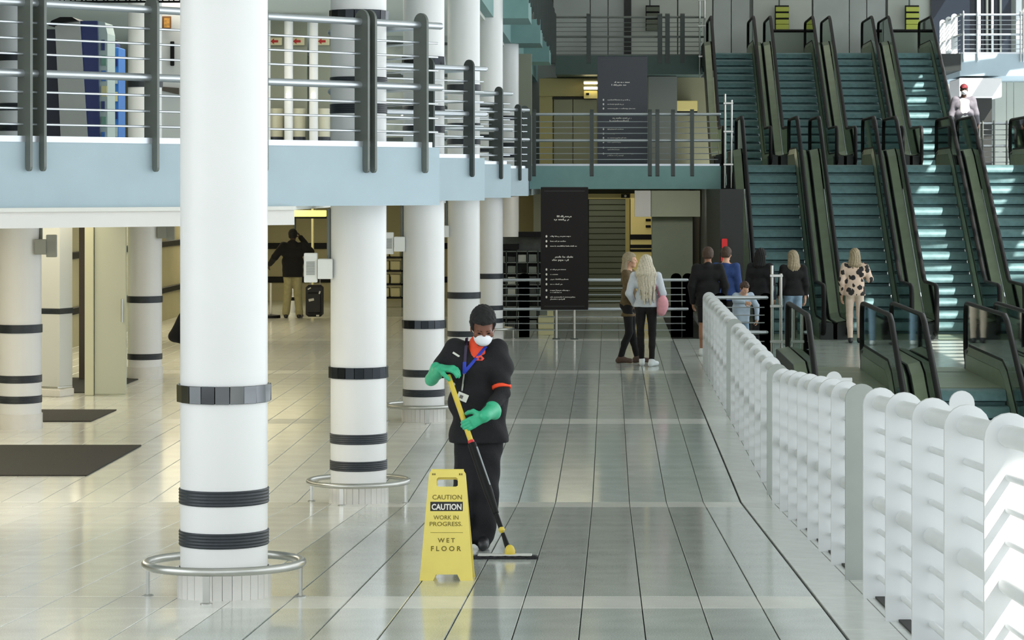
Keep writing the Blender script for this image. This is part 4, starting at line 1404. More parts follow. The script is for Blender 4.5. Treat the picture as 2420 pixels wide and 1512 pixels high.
# ------------------------------------------------------------------ ground floor, deep under the balcony
D = 57.0
t = thing('hanging_light_box', 'long glowing light box with dark underside hanging over the phoning man', 'light', (PXX(700, D), D, 2.1))
a, b = P(600, 512, D), P(768, 497, D)
MB().box(a.x, b.x, D, D + .3, a.z, b.z, .01).build('case', mat('lit_strip', (.96, .92, .55), .4, emit=(1, .93, .5), emit_s=.9), t)
MB().box(a.x, b.x + .04, D - .02, D + .32, a.z - .04, a.z).build('dark_base', M_BLACK, t)
MB().tube((PXX(695, D), D + .1, a.z - .28), (PXX(695, D), D + .1, a.z - .03), .03).build('drop_stem', M_FIN_DK, t)
for x_ in (a.x + .2, b.x - .2):
    MB().tube((x_, D + .15, b.z), (x_, D + .15, 2.51), .015).build('hanger', M_FIN_DK, t)
t = thing('wall_post', 'slim cream pipe post right of the phoning man', 'post', (PXX(739, 60), 60, 0))
MB().tube((PXX(739, 60), 60, .0), (PXX(739, 60), 60, 2.3), .03, 12).build('pole', mat('cream_pipe', (.82, .80, .62), .4), t, True)
MB().lathe([(.08, 0), (.08, .03), (.03, .04)], 14, (PXX(739, 60), 60, 0)).build('base', M_FIN_DK, t, True)
# white framed doorway piece at left of the phoning man
t = thing('white_bollard', 'white bollard with one black ring behind the legs of the phoning man', 'bollard', (PXX(690, 57.5), 57.5, 0))
MB().lathe([(.07, 0), (.075, .15), (.055, .42), (.035, .50), (0, .52)], 16, (PXX(690, 57.5), 57.5, 0)).build('body', M_WHITE, t, True)
MB().lathe([(.066, .25), (.07, .26), (.066, .32), (.06, .33)], 16, (PXX(690, 57.5), 57.5, 0)).build('black_ring', M_BLACK, t, True)
t = thing('queue_post', 'white queue post on a black base left of the phoning man', 'post', (PXX(640, 55), 55, 0))
MB().tube((PXX(640, 55), 55, .03), (PXX(640, 55), 55, .72), .022, 12).build('pole', M_WHITE, t, True)
MB().lathe([(.2, 0), (.2, .03), (.19, .06), (.04, .08)], 20, (PXX(640, 55), 55, 0)).build('base', M_BLACK, t, True)
# suitcase
D = 54.4
xc = PXX(742, D)
t = thing('suitcase', 'black upright suitcase with pale tags beside the phoning man', 'suitcase', (xc, D, 0))
MB().box(xc - .17, xc + .17, D, D + .26, .05, .70, .05).build('shell', mat('black_nylon', (.10, .10, .11), .6, var=.15, vscale=30), t)
MB().box(xc - .13, xc + .13, D - .035, D + .01, .12, .55, .03).build('front_pocket', mat('black_nylon'), t)
for s_ in (-1, 1):
    MB().lathe([(.0, -.015), (.04, -.015), (.04, .015), (0, .015)], 14, (0, 0, 0)).build('wheel', M_BLACK, t)
    w_ = t.children[-1]
    w_.location = (s_ * .13, .05, .042)
    w_.rotation_euler = (0, math.pi / 2, 0)
    MB().tube((xc + s_ * .1, D + .22, .7), (xc + s_ * .1, D + .22, .82), .01).build('pull_rod', M_STEEL, t, True)
MB().tube((xc - .12, D + .22, .82), (xc + .12, D + .22, .82), .016).build('pull_grip', M_BLACK, t, True)
for (dx, z_, w_, h_, r_) in ((-.05, .40, .11, .05, -.2), (.12, .55, .03, .06, .3), (-.09, .63, .07, .025, -.5), (.08, .08, .06, .03, 0)):
    m = MB()
    m.rbox((xc + dx, D - .045, z_), (w_, .006, h_), Matrix.Rotation(r_, 3, 'Y'))
    m.build('pale_tag', mat('tag_paper', (.80, .80, .76), .6), t)
# shelf rack far behind between second and third column
D = 60
t = thing('luggage_cart_rack', 'stacked cream crates on dark rails far between the second and third columns', 'rack', (PXX(930, D), D, 0))
for r_ in range(4):
    MB().box(PXX(895, D), PXX(955, D), D - .3, D + .2, .2 + r_ * .3, .24 + r_ * .3).build('dark_rail', M_BLACK, t)
    for k in range(2):
        MB().box(PXX(900 + k * 26, D), PXX(921 + k * 26, D), D - .25, D + .1, .24 + r_ * .3, .24 + r_ * .3 + .2, .01).build('crate', mat('cream_crate', (.80, .77, .60), .6), t)
for k in (897, 953):
    MB().box(PXX(k, D) - .02, PXX(k, D) + .02, D - .3, D - .26, 0, 1.5).build('upright', M_FIN_DK, t)
# ------------------------------------------------------------------ people: implicit surfaces meshed with surface nets


class Field:
    def __init__(s, res, k=.02):
        s.res, s.k, s.p, s.cuts = res, k, [], []

    def cap(s, a, b, ra, rb=None, k=None):
        s.p.append(('c', np.array(a, float), np.array(b, float), ra, ra if rb is None else rb, s.k if k is None else k))
        return s

    def ell(s, c, r, R=None, k=None):
        s.p.append(('e', np.array(c, float), np.array(r, float), None if R is None else np.array(R, float).reshape(3, 3), 0, s.k if k is None else k))
        return s

    def cut(s, fn):
        s.cuts.append(fn)
        return s

    def mesh(s, name, material, noise=None, mats=None, matfn=None):
        res = s.res
        bb = []
        for q in s.p:
            if q[0] == 'c':
                r = max(q[3], q[4])
                bb.append((np.minimum(q[1], q[2]) - r, np.maximum(q[1], q[2]) + r))
            else:
                r = q[2].max() if q[3] is not None else q[2]
                bb.append((q[1] - r, q[1] + r))
        pad = s.k + 3 * res + .01
        lo = np.min([b[0] for b in bb], 0) - pad
        hi = np.max([b[1] for b in bb], 0) + pad
        n = np.ceil((hi - lo) / res).astype(int) + 1
        ax = [lo[i] + res * np.arange(n[i]) for i in range(3)]
        D = np.full(n, 1.0, np.float32)
        for q, (b0, b1) in zip(s.p, bb):
            m = q[5] + 2.5 * res + .012
            i0 = np.clip(((b0 - m - lo) / res).astype(int), 0, n - 1)
            i1 = np.clip(((b1 + m - lo) / res).astype(int) + 2, 1, n)
            sl = tuple(slice(a, b) for a, b in zip(i0, i1))
            X = ax[0][sl[0]][:, None, None]
            Y = ax[1][sl[1]][None, :, None]
            Z = ax[2][sl[2]][None, None, :]
            if q[0] == 'c':
                a, b, ra, rb = q[1], q[2], q[3], q[4]
                ba = b - a
                L2 = max(float(ba @ ba), 1e-9)
                px, py, pz = X - a[0], Y - a[1], Z - a[2]
                t = np.clip((px * ba[0] + py * ba[1] + pz * ba[2]) / L2, 0, 1)
                d = np.sqrt((px - ba[0] * t) ** 2 + (py - ba[1] * t) ** 2 + (pz - ba[2] * t) ** 2) - (ra + (rb - ra) * t)
            else:
                px, py, pz = X - q[1][0], Y - q[1][1], Z - q[1][2]
                if q[3] is not None:
                    R = q[3]
                    px, py, pz = (R[0, 0] * px + R[1, 0] * py + R[2, 0] * pz, R[0, 1] * px + R[1, 1] * py + R[2, 1] * pz, R[0, 2] * px + R[1, 2] * py + R[2, 2] * pz)
                r = q[2]
                k0 = np.sqrt((px / r[0]) ** 2 + (py / r[1]) ** 2 + (pz / r[2]) ** 2)
                d = (k0 - 1) * r.min() * (.5 + .5 * np.minimum(k0, 2))
            old = D[sl]
            kk = q[5]
            if kk > 0:
                h = np.maximum(kk - np.abs(old - d), 0) / kk
                D[sl] = np.minimum(old, d) - h * h * kk * .25
            else:
                D[sl] = np.minimum(old, d)
        X, Y, Z = ax[0][:, None, None], ax[1][None, :, None], ax[2][None, None, :]
        if noise is not None:
            D = D + noise(X, Y, Z).astype(np.float32)
        for c in s.cuts:
            D = np.maximum(D, c(X, Y, Z))
        # surface nets
        S = D < 0
        c8 = [S[i:n[0] - 1 + i, j:n[1] - 1 + j, k:n[2] - 1 + k] for i in (0, 1) for j in (0, 1) for k in (0, 1)]
        cnt = sum(c.astype(np.int8) for c in c8)
        act = (cnt > 0) & (cnt < 8)
        idx = np.full(act.shape, -1, np.int64)
        cells = np.argwhere(act)
        if len(cells) == 0:
            return None
        idx[act] = np.arange(len(cells))
        acc = np.zeros((len(cells), 3))
        num = np.zeros(len(cells))
        corners = [(i, j, k) for i in (0, 1) for j in (0, 1) for k in (0, 1)]
        for u in range(8):
            for v in range(u + 1, 8):
                cu, cv = np.array(corners[u]), np.array(corners[v])
                if np.abs(cu - cv).sum() != 1:
                    continue
                pu, pv = cells + cu, cells + cv
                du = D[pu[:, 0], pu[:, 1], pu[:, 2]]
                dv = D[pv[:, 0], pv[:, 1], pv[:, 2]]
                m = (du < 0) != (dv < 0)
                t = np.where(m, du / np.where(m, du - dv, 1), 0)
                acc += np.where(m[:, None], cu + (cv - cu) * t[:, None], 0)
                num += m
        V = lo + res * (cells + acc / num[:, None])
        quads = []
        for axis in range(3):
            a1, a2 = [(1, 2), (2, 0), (0, 1)][axis]
            sa = [slice(None)] * 3
            sb = [slice(None)] * 3
            sa[axis] = slice(0, n[axis] - 1)
            sb[axis] = slice(1, n[axis])
            A, B = S[tuple(sa)], S[tuple(sb)]
            for flip, E in ((False, A & ~B), (True, ~A & B)):
                e = np.argwhere(E)
                if len(e) == 0:
                    continue
                ok = (e[:, a1] > 0) & (e[:, a2] > 0) & (e[:, a1] < n[a1] - 1) & (e[:, a2] < n[a2] - 1)
                e = e[ok]
                o1 = np.zeros(3, int)
                o2 = np.zeros(3, int)
                o1[a1] = 1
                o2[a2] = 1
                q = [e - o1 - o2, e - o2, e, e - o1]
                q = np.stack([idx[c[:, 0], c[:, 1], c[:, 2]] for c in q], 1)
                quads.append(q[:, ::-1] if flip else q)
        Q = np.concatenate(quads)
        me = bpy.data.meshes.new(name)
        me.vertices.add(len(V))
        me.vertices.foreach_set('co', V.astype(np.float32).ravel())
        me.loops.add(len(Q) * 4)
        me.loops.foreach_set('vertex_index', Q.astype(np.int32).ravel())
        me.polygons.add(len(Q))
        me.polygons.foreach_set('loop_start', np.arange(0, len(Q) * 4, 4, dtype=np.int32))
        me.polygons.foreach_set('loop_total', np.full(len(Q), 4, np.int32))
        me.polygons.foreach_set('use_smooth', np.ones(len(Q), bool))
        for m in (mats or [material]):
            me.materials.append(m)
        if matfn is not None:
            cen = V[Q].mean(1)
            me.polygons.foreach_set('material_index', matfn(cen).astype(np.int32))
        me.update(calc_edges=True)
        me.validate()
        return me

    def build(s, name, material, parent, label=None, **kw):
        me = s.mesh(name, material, **kw)
        if me is None:
            return None
        o = link(name, me, parent, label)
        return o


def folds(amp, f=38., seed=0.):
    return lambda X, Y, Z: amp * (np.sin(f * Z + 16 * X + seed + 2.2 * np.sin(11 * X + 13 * Y + seed)) * .5 + np.sin(f * .6 * (X - Y) + 17 * Z + 2 * seed + 1.5 * np.sin(9 * Z)) * .5)


def v3(*a):
    return np.array(a, float)


def unit(v):
    v = np.array(v, float)
    return v / max(np.linalg.norm(v), 1e-9)


def rot(axis, ang):
    return np.array(Matrix.Rotation(ang, 3, Vector(axis)))


def hand(fl, w, d, pn, s, curl=(.5, .7, .5), k=.006, spread=.0, R=1., thumb=.6, scale=1.0):
    """hand prims on field: w wrist, d towards the knuckles, pn palm normal, s=+1 thumb on side cross(d,pn)"""
    d, pn = unit(d), np.array(pn, float)
    pn = unit(pn - d * (pn @ d))
    lat = np.cross(d, pn) * s            # towards the thumb side
    q = scale
    for o in (-.024, -.008, .008, .022):
        fl.cap(w + lat * o * .7 * q, w + d * .085 * q + lat * o * q, .015 * q * R, .0125 * q * R, k=.012)
    for i, (o, L) in enumerate(((.029, .068), (.010, .078), (-.010, .073), (-.028, .056))):
        p = w + d * .088 * q + lat * o * q
        dirv = unit(d + lat * (o * spread * 10))
        axis = np.cross(dirv, pn)
        ang = 0
        for j, fr in enumerate((.45, .32, .25)):
            ang += curl[j]
            dd = dirv * math.cos(ang) + pn * math.sin(ang)
            e = p + dd * L * fr * q
            fl.cap(p, e, (.0098 - .0008 * j) * q * R, (.0090 - .0008 * j) * q * R, k=.004)
            p = e
    p = w + d * .025 * q + lat * .028 * q
    dirs = (unit(d * .6 + lat * .75 + pn * .35), unit(d * .9 + lat * .25 + pn * thumb), unit(d * .85 + pn * (thumb + .2)))
    for j, L in enumerate((.042, .032, .026)):
        e = p + dirs[j] * L * q
        fl.cap(p, e, (.0135 - .0015 * j) * q * R, (.012 - .0015 * j) * q * R, k=.008)
        p = e


def head_prims(fl, c, R, s, female=False):
    """c: head centre, R: 3x3 rotation (face looks along -Y of R), s: scale (1 = 23 cm head)"""
    T = lambda x, y, z: c + R @ (v3(x, y, z) * s)
    fl.ell(T(0, .014, .028), v3(.074, .092, .088) * s, R, k=.02)
    fl.ell(T(0, -.022, -.042), v3(.056, .064, .068) * s, R, k=.03)
    fl.cap(T(-.022, -.058, -.088), T(.022, -.058, -.088), .022 * s, k=.02)
    fl.cap(T(-.028, -.070, .018), T(.028, -.070, .018), .016 * s, k=.02)           # brow
    fl.cap(T(0, -.084, .012), T(0, -.104, -.026), .009 * s, .014 * s, k=.012)        # nose
    fl.cap(T(-.015, -.084, -.030), T(.015, -.084, -.030), .010 * s, k=.008)
    fl.cap(T(-.018, -.079, -.056), T(.018, -.079, -.056), .008 * s, k=.008)          # lips
    fl.cap(T(-.016, -.077, -.067), T(.016, -.077, -.067), .009 * s, k=.008)
    for q in (-1, 1):
        fl.cap(T(q * .05, -.056, -.022), T(q * .036, -.062, -.03), .022 * s, k=.02)  # cheek
        fl.ell(T(q * .078, .012, -.008), v3(.009, .020, .033) * s, R, k=.008)
        fl.cap(T(q * .022, -.076, .002), T(q * .040, -.070, .002), .009 * s, k=.006)


DEF = dict(head=(0, -.012, .925), neck=(0, .012, .845), chest=(0, .005, .745), belly=(0, 0, .63), pelvis=(0, .008, .535),
           shL=(-.108, .008, .808), elL=(-.135, .025, .635), wrL=(-.138, -.03, .49), shR=(.108, .008, .808), elR=(.135, .025, .635), wrR=(.138, -.03, .49),
           hpL=(-.05, .005, .52), knL=(-.055, -.012, .285), anL=(-.058, .015, .05), hpR=(.05, .005, .52), knR=(.055, -.012, .285), anR=(.058, .015, .05),
           toL=(-.064, -.085, .018), toR=(.064, -.085, .018))


def person(label, loc, H, rz, o, pose=None, abs_pose=None):
    """o: outfit dictionary"""
    t = thing('person', label, 'person', loc, None, 0.)
    t.rotation_euler = (0, 0, rz)
    t['origin'] = (0., 0., 0.)
    J = {k: v3(*v) * H for k, v in DEF.items()}
    for k, v in (pose or {}).items():
        J[k] = v3(*v) * H
    for k, v in (abs_pose or {}).items():
        J[k] = v3(*v)
    res = o.get('res', .012)
    g = o.get('girth', 1.0) * H / 1.7
    fem = o.get('female', False)
    R = o.get('head_R', np.eye(3))
    hs = o.get('head_s', 1.0) * H / 1.72
    skin = o['skin']
    hc = J['head']
    # body: head, neck, arms, hands, legs in one surface
    fl = Field(o.get('body_res', res * .8), .02)
    head_prims(fl, hc, R, hs, fem)
    fl.cap(J['neck'] + v3(0, .0, -.03), hc + R @ v3(0, .02, -.05) * hs, .052 * g, .048 * g, k=.03)
    fl.cap(J['chest'], J['neck'], .06 * g, .05 * g, k=.04)
    fl.cap(J['pelvis'], J['chest'], .07 * g, .07 * g, k=.04)
    for q in 'LR':
        fl.cap(J['neck'] - v3(0, 0, .04), J['sh' + q], .04 * g, .042 * g, k=.03)
        fl.cap(J['sh' + q], J['el' + q], .042 * g, .034 * g, k=.02)
        fl.cap(J['el' + q], J['wr' + q], .034 * g, .023 * g, k=.02)
        fl.cap(J['pelvis'], J['hp' + q], .07 * g, .065 * g, k=.03)
        fl.cap(J['hp' + q], J['kn' + q], .066 * g, .044 * g, k=.02)
        fl.cap(J['kn' + q] + v3(0, .008, -.05) * g, J['kn' + q] * .55 + J['an' + q] * .45 + v3(0, .01, 0), .045 * g, .045 * g, k=.02)
        fl.cap(J['kn' + q], J['an' + q], .043 * g, .028 * g, k=.02)
        if not o.get('gloves'):
            hd = o.get('hand' + q, unit(J['wr' + q] - J['el' + q]))
            pn = o.get('palm' + q, v3(1 if q == 'L' else -1, .2, 0))
            hand(fl, J['wr' + q], hd, pn, 1 if q == 'R' else -1, o.get('curl' + q, (.35, .45, .3)), scale=H / 1.72)
    fl.build('body', skin, t)
    # top garment
    if 'top' in o:
        fl = Field(res, .03)
        tk = o.get('tk', 1.0) * g
        c, b, p = J['chest'], J['belly'], J['pelvis']
        ax_ = unit(J['shR'] - J['shL'])
        w1 = .070 * H if not fem else .058 * H
        fl.cap(c - ax_ * w1, c + ax_ * w1, .098 * tk)
        if fem:
            for q in (-1, 1):
                fl.ell(c + ax_ * .05 * H * q * .7 + R @ v3(0, -.065 * g, -.02), v3(.055, .05, .055) * g)
        fl.cap(b - ax_ * w1 * .72, b + ax_ * w1 * .72, (.102 if not fem else .090) * tk)
        fl.cap(c, b, .095 * tk, k=.05)
        fl.cap(b - ax_ * w1 * .45, J['pelvis'] - ax_ * w1 * .5, .094 * tk, k=.06)
        fl.cap(b + ax_ * w1 * .45, J['pelvis'] + ax_ * w1 * .5, .094 * tk, k=.06)
        hem = o.get('hem', .47) * H
        fl.cap(p - ax_ * .045 * H, p + ax_ * .045 * H, (.100 if not fem else .102) * tk, k=.05)
        if hem < p[2]:
            lo_ = np.array(p)
            lo_[2] = hem
            fl.cap(lo_ - ax_ * .047 * H, lo_ + ax_ * .047 * H, .096 * tk, k=.05)
        fl.cap(J['shL'] * .9 + J['neck'] * .1 - v3(0, 0, .008), J['shR'] * .9 + J['neck'] * .1 - v3(0, 0, .008), .056 * tk)
        fl.cap(J['neck'] - v3(0, -.01, .045), J['neck'] + v3(0, .005, -.01), .07 * tk, .055 * tk)
        for q in 'LR':
            fl.cap(J['sh' + q], J['sh' + q] * .25 + J['el' + q] * .75 if o.get('sleeve') == 'short' else J['el' + q], .062 * tk, .056 * tk)
            if o.get('sleeve') == 'short':
                pass
            else:
                fl.cap(J['el' + q], J['wr' + q], .054 * tk, .040 * tk, k=.02)
        if o.get('hood'):
            fl.ell(J['neck'] + v3(0, .05, -.02) * g, v3(.10, .06, .07) * g)
        fl.cut(lambda X, Y, Z: (hem - Z) + 0 * X + 0 * Y)
        if o.get('vneck'):
            nz = J['neck'][2] - .066 * g
            nx = J['neck'][0] - .03
            fl.cut(lambda X, Y, Z: np.minimum(np.minimum((Z - nz) * .75 - np.abs(X - nx) * 1.25, -(Y - J['neck'][1] + .015)), .05) + 0 * X)
        fl.build('shirt', o['top'], t, o.get('top_label'), noise=folds(o.get('fold', .004), 36, H * 7), **o.get('top_kw', {}))
        if o.get('inner'):
            fl = Field(res, .03)
            fl.cap(c - ax_ * w1 * .8, c + ax_ * w1 * .8, .085 * tk)
            fl.cap(c, J['neck'] + v3(0, -.012, .022), .082 * tk, .060 * tk, k=.04)
            fl.build('inner_shirt', o['inner'], t, o.get('inner_label'), noise=folds(.002, 50))
    # trousers
    if 'bottom' in o:
        fl = Field(res, .03)
        bk = o.get('bk', 1.0) * g
        p = J['pelvis']
        fl.cap(p - v3(.045 * H, 0, -.02), p + v3(.045 * H, 0, .02), .096 * bk)
        if fem:
            for q in (-1, 1):
                fl.ell(p + v3(.045 * H * q, .035 * g, -.03), v3(.075, .08, .08) * bk, k=.04)
        for q in 'LR':
            hp, kn, an = J['hp' + q], J['kn' + q], J['an' + q]
            fl.cap(hp, kn, .086 * bk, o.get('knee', .060) * bk)
            if o.get('shorts'):
                continue
            kk = an * .96 + kn * .04
            fl.cap(kn, kk, o.get('knee', .060) * bk, o.get('cuff', .056) * bk, k=.02)
            if o.get('tight'):
                fl.cap(kn + v3(0, .012, -.06) * g, kn * .55 + an * .45 + v3(0, .014, 0), .052 * bk, .05 * bk, k=.02)
        zmin = min(J['anL'][2], J['anR'][2]) + o.get('ankle_gap', -.015) * H
        if o.get('shorts'):
            zc = J['knL'][2] + .03
            fl.cut(lambda X, Y, Z: (zc - Z) + 0 * X + 0 * Y)
        elif 'ankle_gap' in o:
            pass
        fl.cut(lambda X, Y, Z: (.012 + o.get('zmin', 0) - Z) + 0 * X + 0 * Y)
        fl.build('trousers', o['bottom'], t, o.get('bottom_label'), noise=folds(o.get('bfold', .004), 30, H * 3))
    # shoes
    for q in 'LR':
        fl = Field(min(res, .01), .02)
        an, to = J['an' + q], J['to' + q]
        hz = min(an[2], .05 * H)
        d = unit(v3(to[0] - an[0], to[1] - an[1], 0))
        heel = an - d * .035 * g
        heel[2] = an[2] - .035 * H + .012
        fl.cap(heel, an, .040 * g, .040 * g)
        fl.cap(heel, to + v3(0, 0, .012), .036 * g, .034 * g)
        fl.cap(an, to, .042 * g, .026 * g)
        lowz = o.get('sole' + q, -.002)
        if lowz is not None:
            fl.cut(lambda X, Y, Z, lz=lowz: (lz - Z) + 0 * X + 0 * Y)
        fl.build('shoe', o['shoes'], t)
    # hair
    hair = o.get('hair', 'short')
    T = lambda x, y, z: hc + R @ (v3(x, y, z) * hs)
    Rt = R.T
    fl = Field(o.get('hair_res', min(res, .009)), .02)

    def loc_(X, Y, Z):
        px, py, pz = X - hc[0], Y - hc[1], Z - hc[2]
        return (Rt[0, 0] * px + Rt[0, 1] * py + Rt[0, 2] * pz) / hs, (Rt[1, 0] * px + Rt[1, 1] * py + Rt[1, 2] * pz) / hs, (Rt[2, 0] * px + Rt[2, 1] * py + Rt[2, 2] * pz) / hs

    def face_cut(X, Y, Z):
        x, y, z = loc_(X, Y, Z)
        return np.minimum(np.minimum(-.03 - y, .052 - z), .062 - np.abs(x)) * 1.0

    if hair in ('short', 'crop'):
        th = .012 if hair == 'crop' else o.get('hair_th', .016)
        fl.ell(T(0, .018, .036 + o.get('hair_up', 0)), v3(.076 + th, .094 + th, .086 + th + o.get('hair_up', 0)) * hs, R)
        fl.cap(T(-.03, .07, -.02), T(.03, .07, -.02), .045 * hs)

        def c2(X, Y, Z):
            x, y, z = loc_(X, Y, Z)
            return np.maximum(np.minimum(-.030 - y, .062 - z), -.055 - z + .9 * np.maximum(0, -y))
        fl.cut(c2)
        rg = o.get('curl_amp', .003)
        fl.build('hair', o['hair_m'], t, noise=lambda X, Y, Z: rg * np.sin(120 * X + 3 * np.sin(90 * Z)) * np.sin(110 * Y + 70 * Z))
    elif hair == 'long':
        fl.ell(T(0, .020, .036), v3(.094, .106, .098) * hs, R)
        L = o.get('hair_len', .34)
        bk = o.get('hair_back', v3(0, .11, 0))
        for i in range(7):
            u = (i - 3) / 3
            a = T(.06 * u, .055 + .03 * (1 - abs(u)), .02)
            wv = o.get('hair_w', 1.0)
            m = hc + v3(.085 * u * wv + bk[0], bk[1] * (1 - .30 * u * u), -.17) * hs
            e = hc + v3(.062 * u * wv + bk[0] * 2 + .014 * math.sin(i * 2.1), bk[1] * .95 * (1 - .3 * u * u) + .012 * math.sin(i * 1.7), -L - .03 * math.sin(i * 1.9)) * hs
            fl.cap(a, m, .040 * hs, .038 * hs, k=.02)
            fl.cap(m, e, .036 * hs, .014 * hs, k=.015)
        fl.cut(face_cut)
        fl.build('hair', o['hair_m'], t, noise=lambda X, Y, Z: .004 * np.sin(150 * X + 90 * Y + 2.5 * np.sin(18 * Z)))
    elif hair == 'cap':
        fl.ell(T(0, .014, .045), v3(.086, .104, .085) * hs, R)
        fl.cap(T(-.045, -.10, .040), T(.045, -.10, .040), .016 * hs, k=.02)

        def c3(X, Y, Z):
            x, y, z = loc_(X, Y, Z)
            return .030 - z
        fl.cut(c3)
        fl.build('cap', o['hair_m'], t)
    if o.get('mask'):
        fl = Field(.006, .012)
        fl.ell(T(0, -.034, -.050), v3(.066, .082, .062) * hs, R)
        fl.cap(T(0, -.095, -.028), T(0, -.100, -.055), .018 * hs, k=.03)

        def c4(X, Y, Z):
            x, y, z = loc_(X, Y, Z)
            return np.maximum(np.maximum(y + .030, z + .022 - .012 * np.cos(np.clip(x / .05, -1, 1) * 1.57)), -.104 - z)
        fl.cut(c4)
        fl.build('face_mask', o['mask'], t, 'white face mask')
    # eyes
    if not o.get('no_eyes'):
        for q in (-1, 1):
            m = MB().lathe([(0, -.010), (.007, -.007), (.010, 0), (.007, .007), (0, .010)], 10, (0, 0, 0))
            me = m.mesh('eye', o.get('eye_m', M_BLACK), None, True, 3)
            e = link('eye', me, t, loc=Vector(T(q * .032, o.get('eye_y', -.083), .000)))
            e.scale = (hs * 1.25, hs * .6, hs * .55)
            e.rotation_euler = Matrix([list(r_) for r_ in R]).to_euler()
            if o.get('brows'):
                MB().path([T(q * (.016 + .009 * i), -.088 + .004 * i, .017 + .003 * math.sin(i * .9)) for i in range(4)], .004, 6).build('eyebrow', o['hair_m'], t, True)
    t['joints'] = 0
    del t['joints']
    return t, J, T


# ---- materials for people
SKIN_D = mat('skin_brown', (.45, .28, .20), .5, var=.06, vscale=20)
SKIN_L = mat('skin_fair', (.84, .65, .54), .5, var=.05, vscale=20)
SKIN_K = mat('skin_dark', (.30, .20, .15), .5, var=.05, vscale=20)
CL_NAVY = mat('navy_black_cloth', (.075, .073, .088), .85, var=.12, vscale=30, bump=.35, bscale=90)
CL_BLACK = mat('black_cloth', (.07, .064, .068), .9, var=.1, vscale=30, bump=.35, bscale=90)
CL_BLUE = mat('blue_cloth', (.16, .26, .48), .8, var=.12, vscale=18, bump=.35, bscale=90)
CL_GREYW = mat('pale_grey_knit', (.80, .82, .85), .85, var=.05, vscale=40, bump=.35, bscale=90)
CL_BROWN = mat('brown_cloth', (.38, .31, .20), .85, var=.2, vscale=22, bump=.35, bscale=90)
CL_KHAKI = mat('khaki_cloth', (.66, .63, .47), .8, var=.1, vscale=16, bump=.35, bscale=90)
CL_BEIGE = mat('beige_trouser', (.84, .76, .69), .75, var=.05, vscale=14)
CL_PALEB = mat('pale_blue_cloth', (.68, .74, .80), .8, var=.05, vscale=16)
CL_DENIM = mat('light_denim', (.52, .62, .70), .8, var=.1, vscale=20)
CL_WHITE = mat('white_cloth', (.88, .88, .88), .8, var=.03)
CL_GREYJ = mat('grey_lilac_jacket', (.42, .41, .44), .8, var=.12, vscale=20)
ORANGE = mat('orange_trim', (.96, .30, .14), .65, var=.05, vscale=30)
HAIR_K = mat('black_hair', (.09, .085, .085), .8, var=.2, vscale=60, bump=.6, bscale=160)
HAIR_B = mat('blonde_hair', (.80, .76, .68), .55, var=.2, vscale=45, bump=.4, bscale=140)
HAIR_DB = mat('dark_blonde_hair', (.60, .54, .43), .55, var=.25, vscale=45, bump=.4, bscale=140)
HAIR_BR = mat('brown_hair', (.28, .20, .15), .6, var=.2, vscale=45, bump=.4, bscale=140)
GLOVE = mat('green_rubber', (.22, .71, .53), .42, var=.06, vscale=16, bump=.25, bscale=60)
SHOE_K = mat('black_shoe', (.13, .13, .14), .4, var=.1)
SHOE_W = mat('white_shoe', (.90, .92, .93), .5)
SHOE_P = mat('brown_pattern_shoe', (.36, .27, .24), .6, var=.2, vscale=30)
MASKW = mat('white_mask_fabric', (.92, .93, .95), .7)


def floral():
    m = bpy.data.materials.new('floral_blouse')
    m.use_nodes = True
    nt = m.node_tree
    b = nt.nodes['Principled BSDF']
    b.inputs['Roughness'].default_value = .8
    tc = nt.nodes.new('ShaderNodeTexCoord')
    vo = nt.nodes.new('ShaderNodeTexVoronoi')
    vo.inputs['Scale'].default_value = 10
    no = nt.nodes.new('ShaderNodeTexNoise')
    no.inputs['Scale'].default_value = 30
    ad = nt.nodes.new('ShaderNodeMath')
    ad.operation = 'MULTIPLY_ADD'
    ad.inputs[1].default_value = .45
    cr = nt.nodes.new('ShaderNodeValToRGB')
    cr.color_ramp.elements[0].position = .66
    cr.color_ramp.elements[0].color = (.02, .018, .018, 1)
    cr.color_ramp.elements[1].position = .70
    cr.color_ramp.elements[1].color = (*lin((.86, .76, .68)), 1)
    nt.links.new(tc.outputs['Object'], vo.inputs['Vector'])
    nt.links.new(tc.outputs['Object'], no.inputs['Vector'])
    nt.links.new(no.outputs['Fac'], ad.inputs[0])
    nt.links.new(vo.outputs['Distance'], ad.inputs[2])
    nt.links.new(ad.outputs[0], cr.inputs[0])
    nt.links.new(cr.outputs[0], b.inputs['Base Color'])
    return m


# ------------------------------------------------------------------ the cleaner
D0 = 17.8
CB = P(1128, 1297, D0)
CB.z = ramp_z(D0)


def cj(px, py, dd=0.):
    p = P(px, py, D0 + dd) - CB
    return (p.x, p.y, p.z)


Rh = rot((1, 0, 0), math.radians(24)) @ rot((0, 0, 1), math.radians(8)) @ rot((0, 1, 0), math.radians(4))
pose = dict(head=cj(1141, 775, -.10), neck=cj(1133, 822, 0), chest=cj(1131, 868, 0), belly=cj(1132, 945, .01), pelvis=cj(1131, 1028, .02),
            shL=cj(1076, 822, -.01), elL=cj(1034, 884, -.0), wrL=cj(1043, 877, -.15),
            shR=cj(1176, 826, 0), elR=cj(1187, 928, -.10), wrR=cj(1146, 980, -.31),
            hpL=cj(1106, 1045, .02), hpR=cj(1156, 1045, .02), knL=cj(1099, 1160, -.03), knR=cj(1151, 1160, -.03), anL=cj(1098, 1272, .03), anR=cj(1143, 1272, .02),
            toL=cj(1092, 1288, -.13), toR=cj(1141, 1290, -.15))
for q_ in ('anL', 'anR'):
    pose[q_] = (pose[q_][0], pose[q_][1], .075)
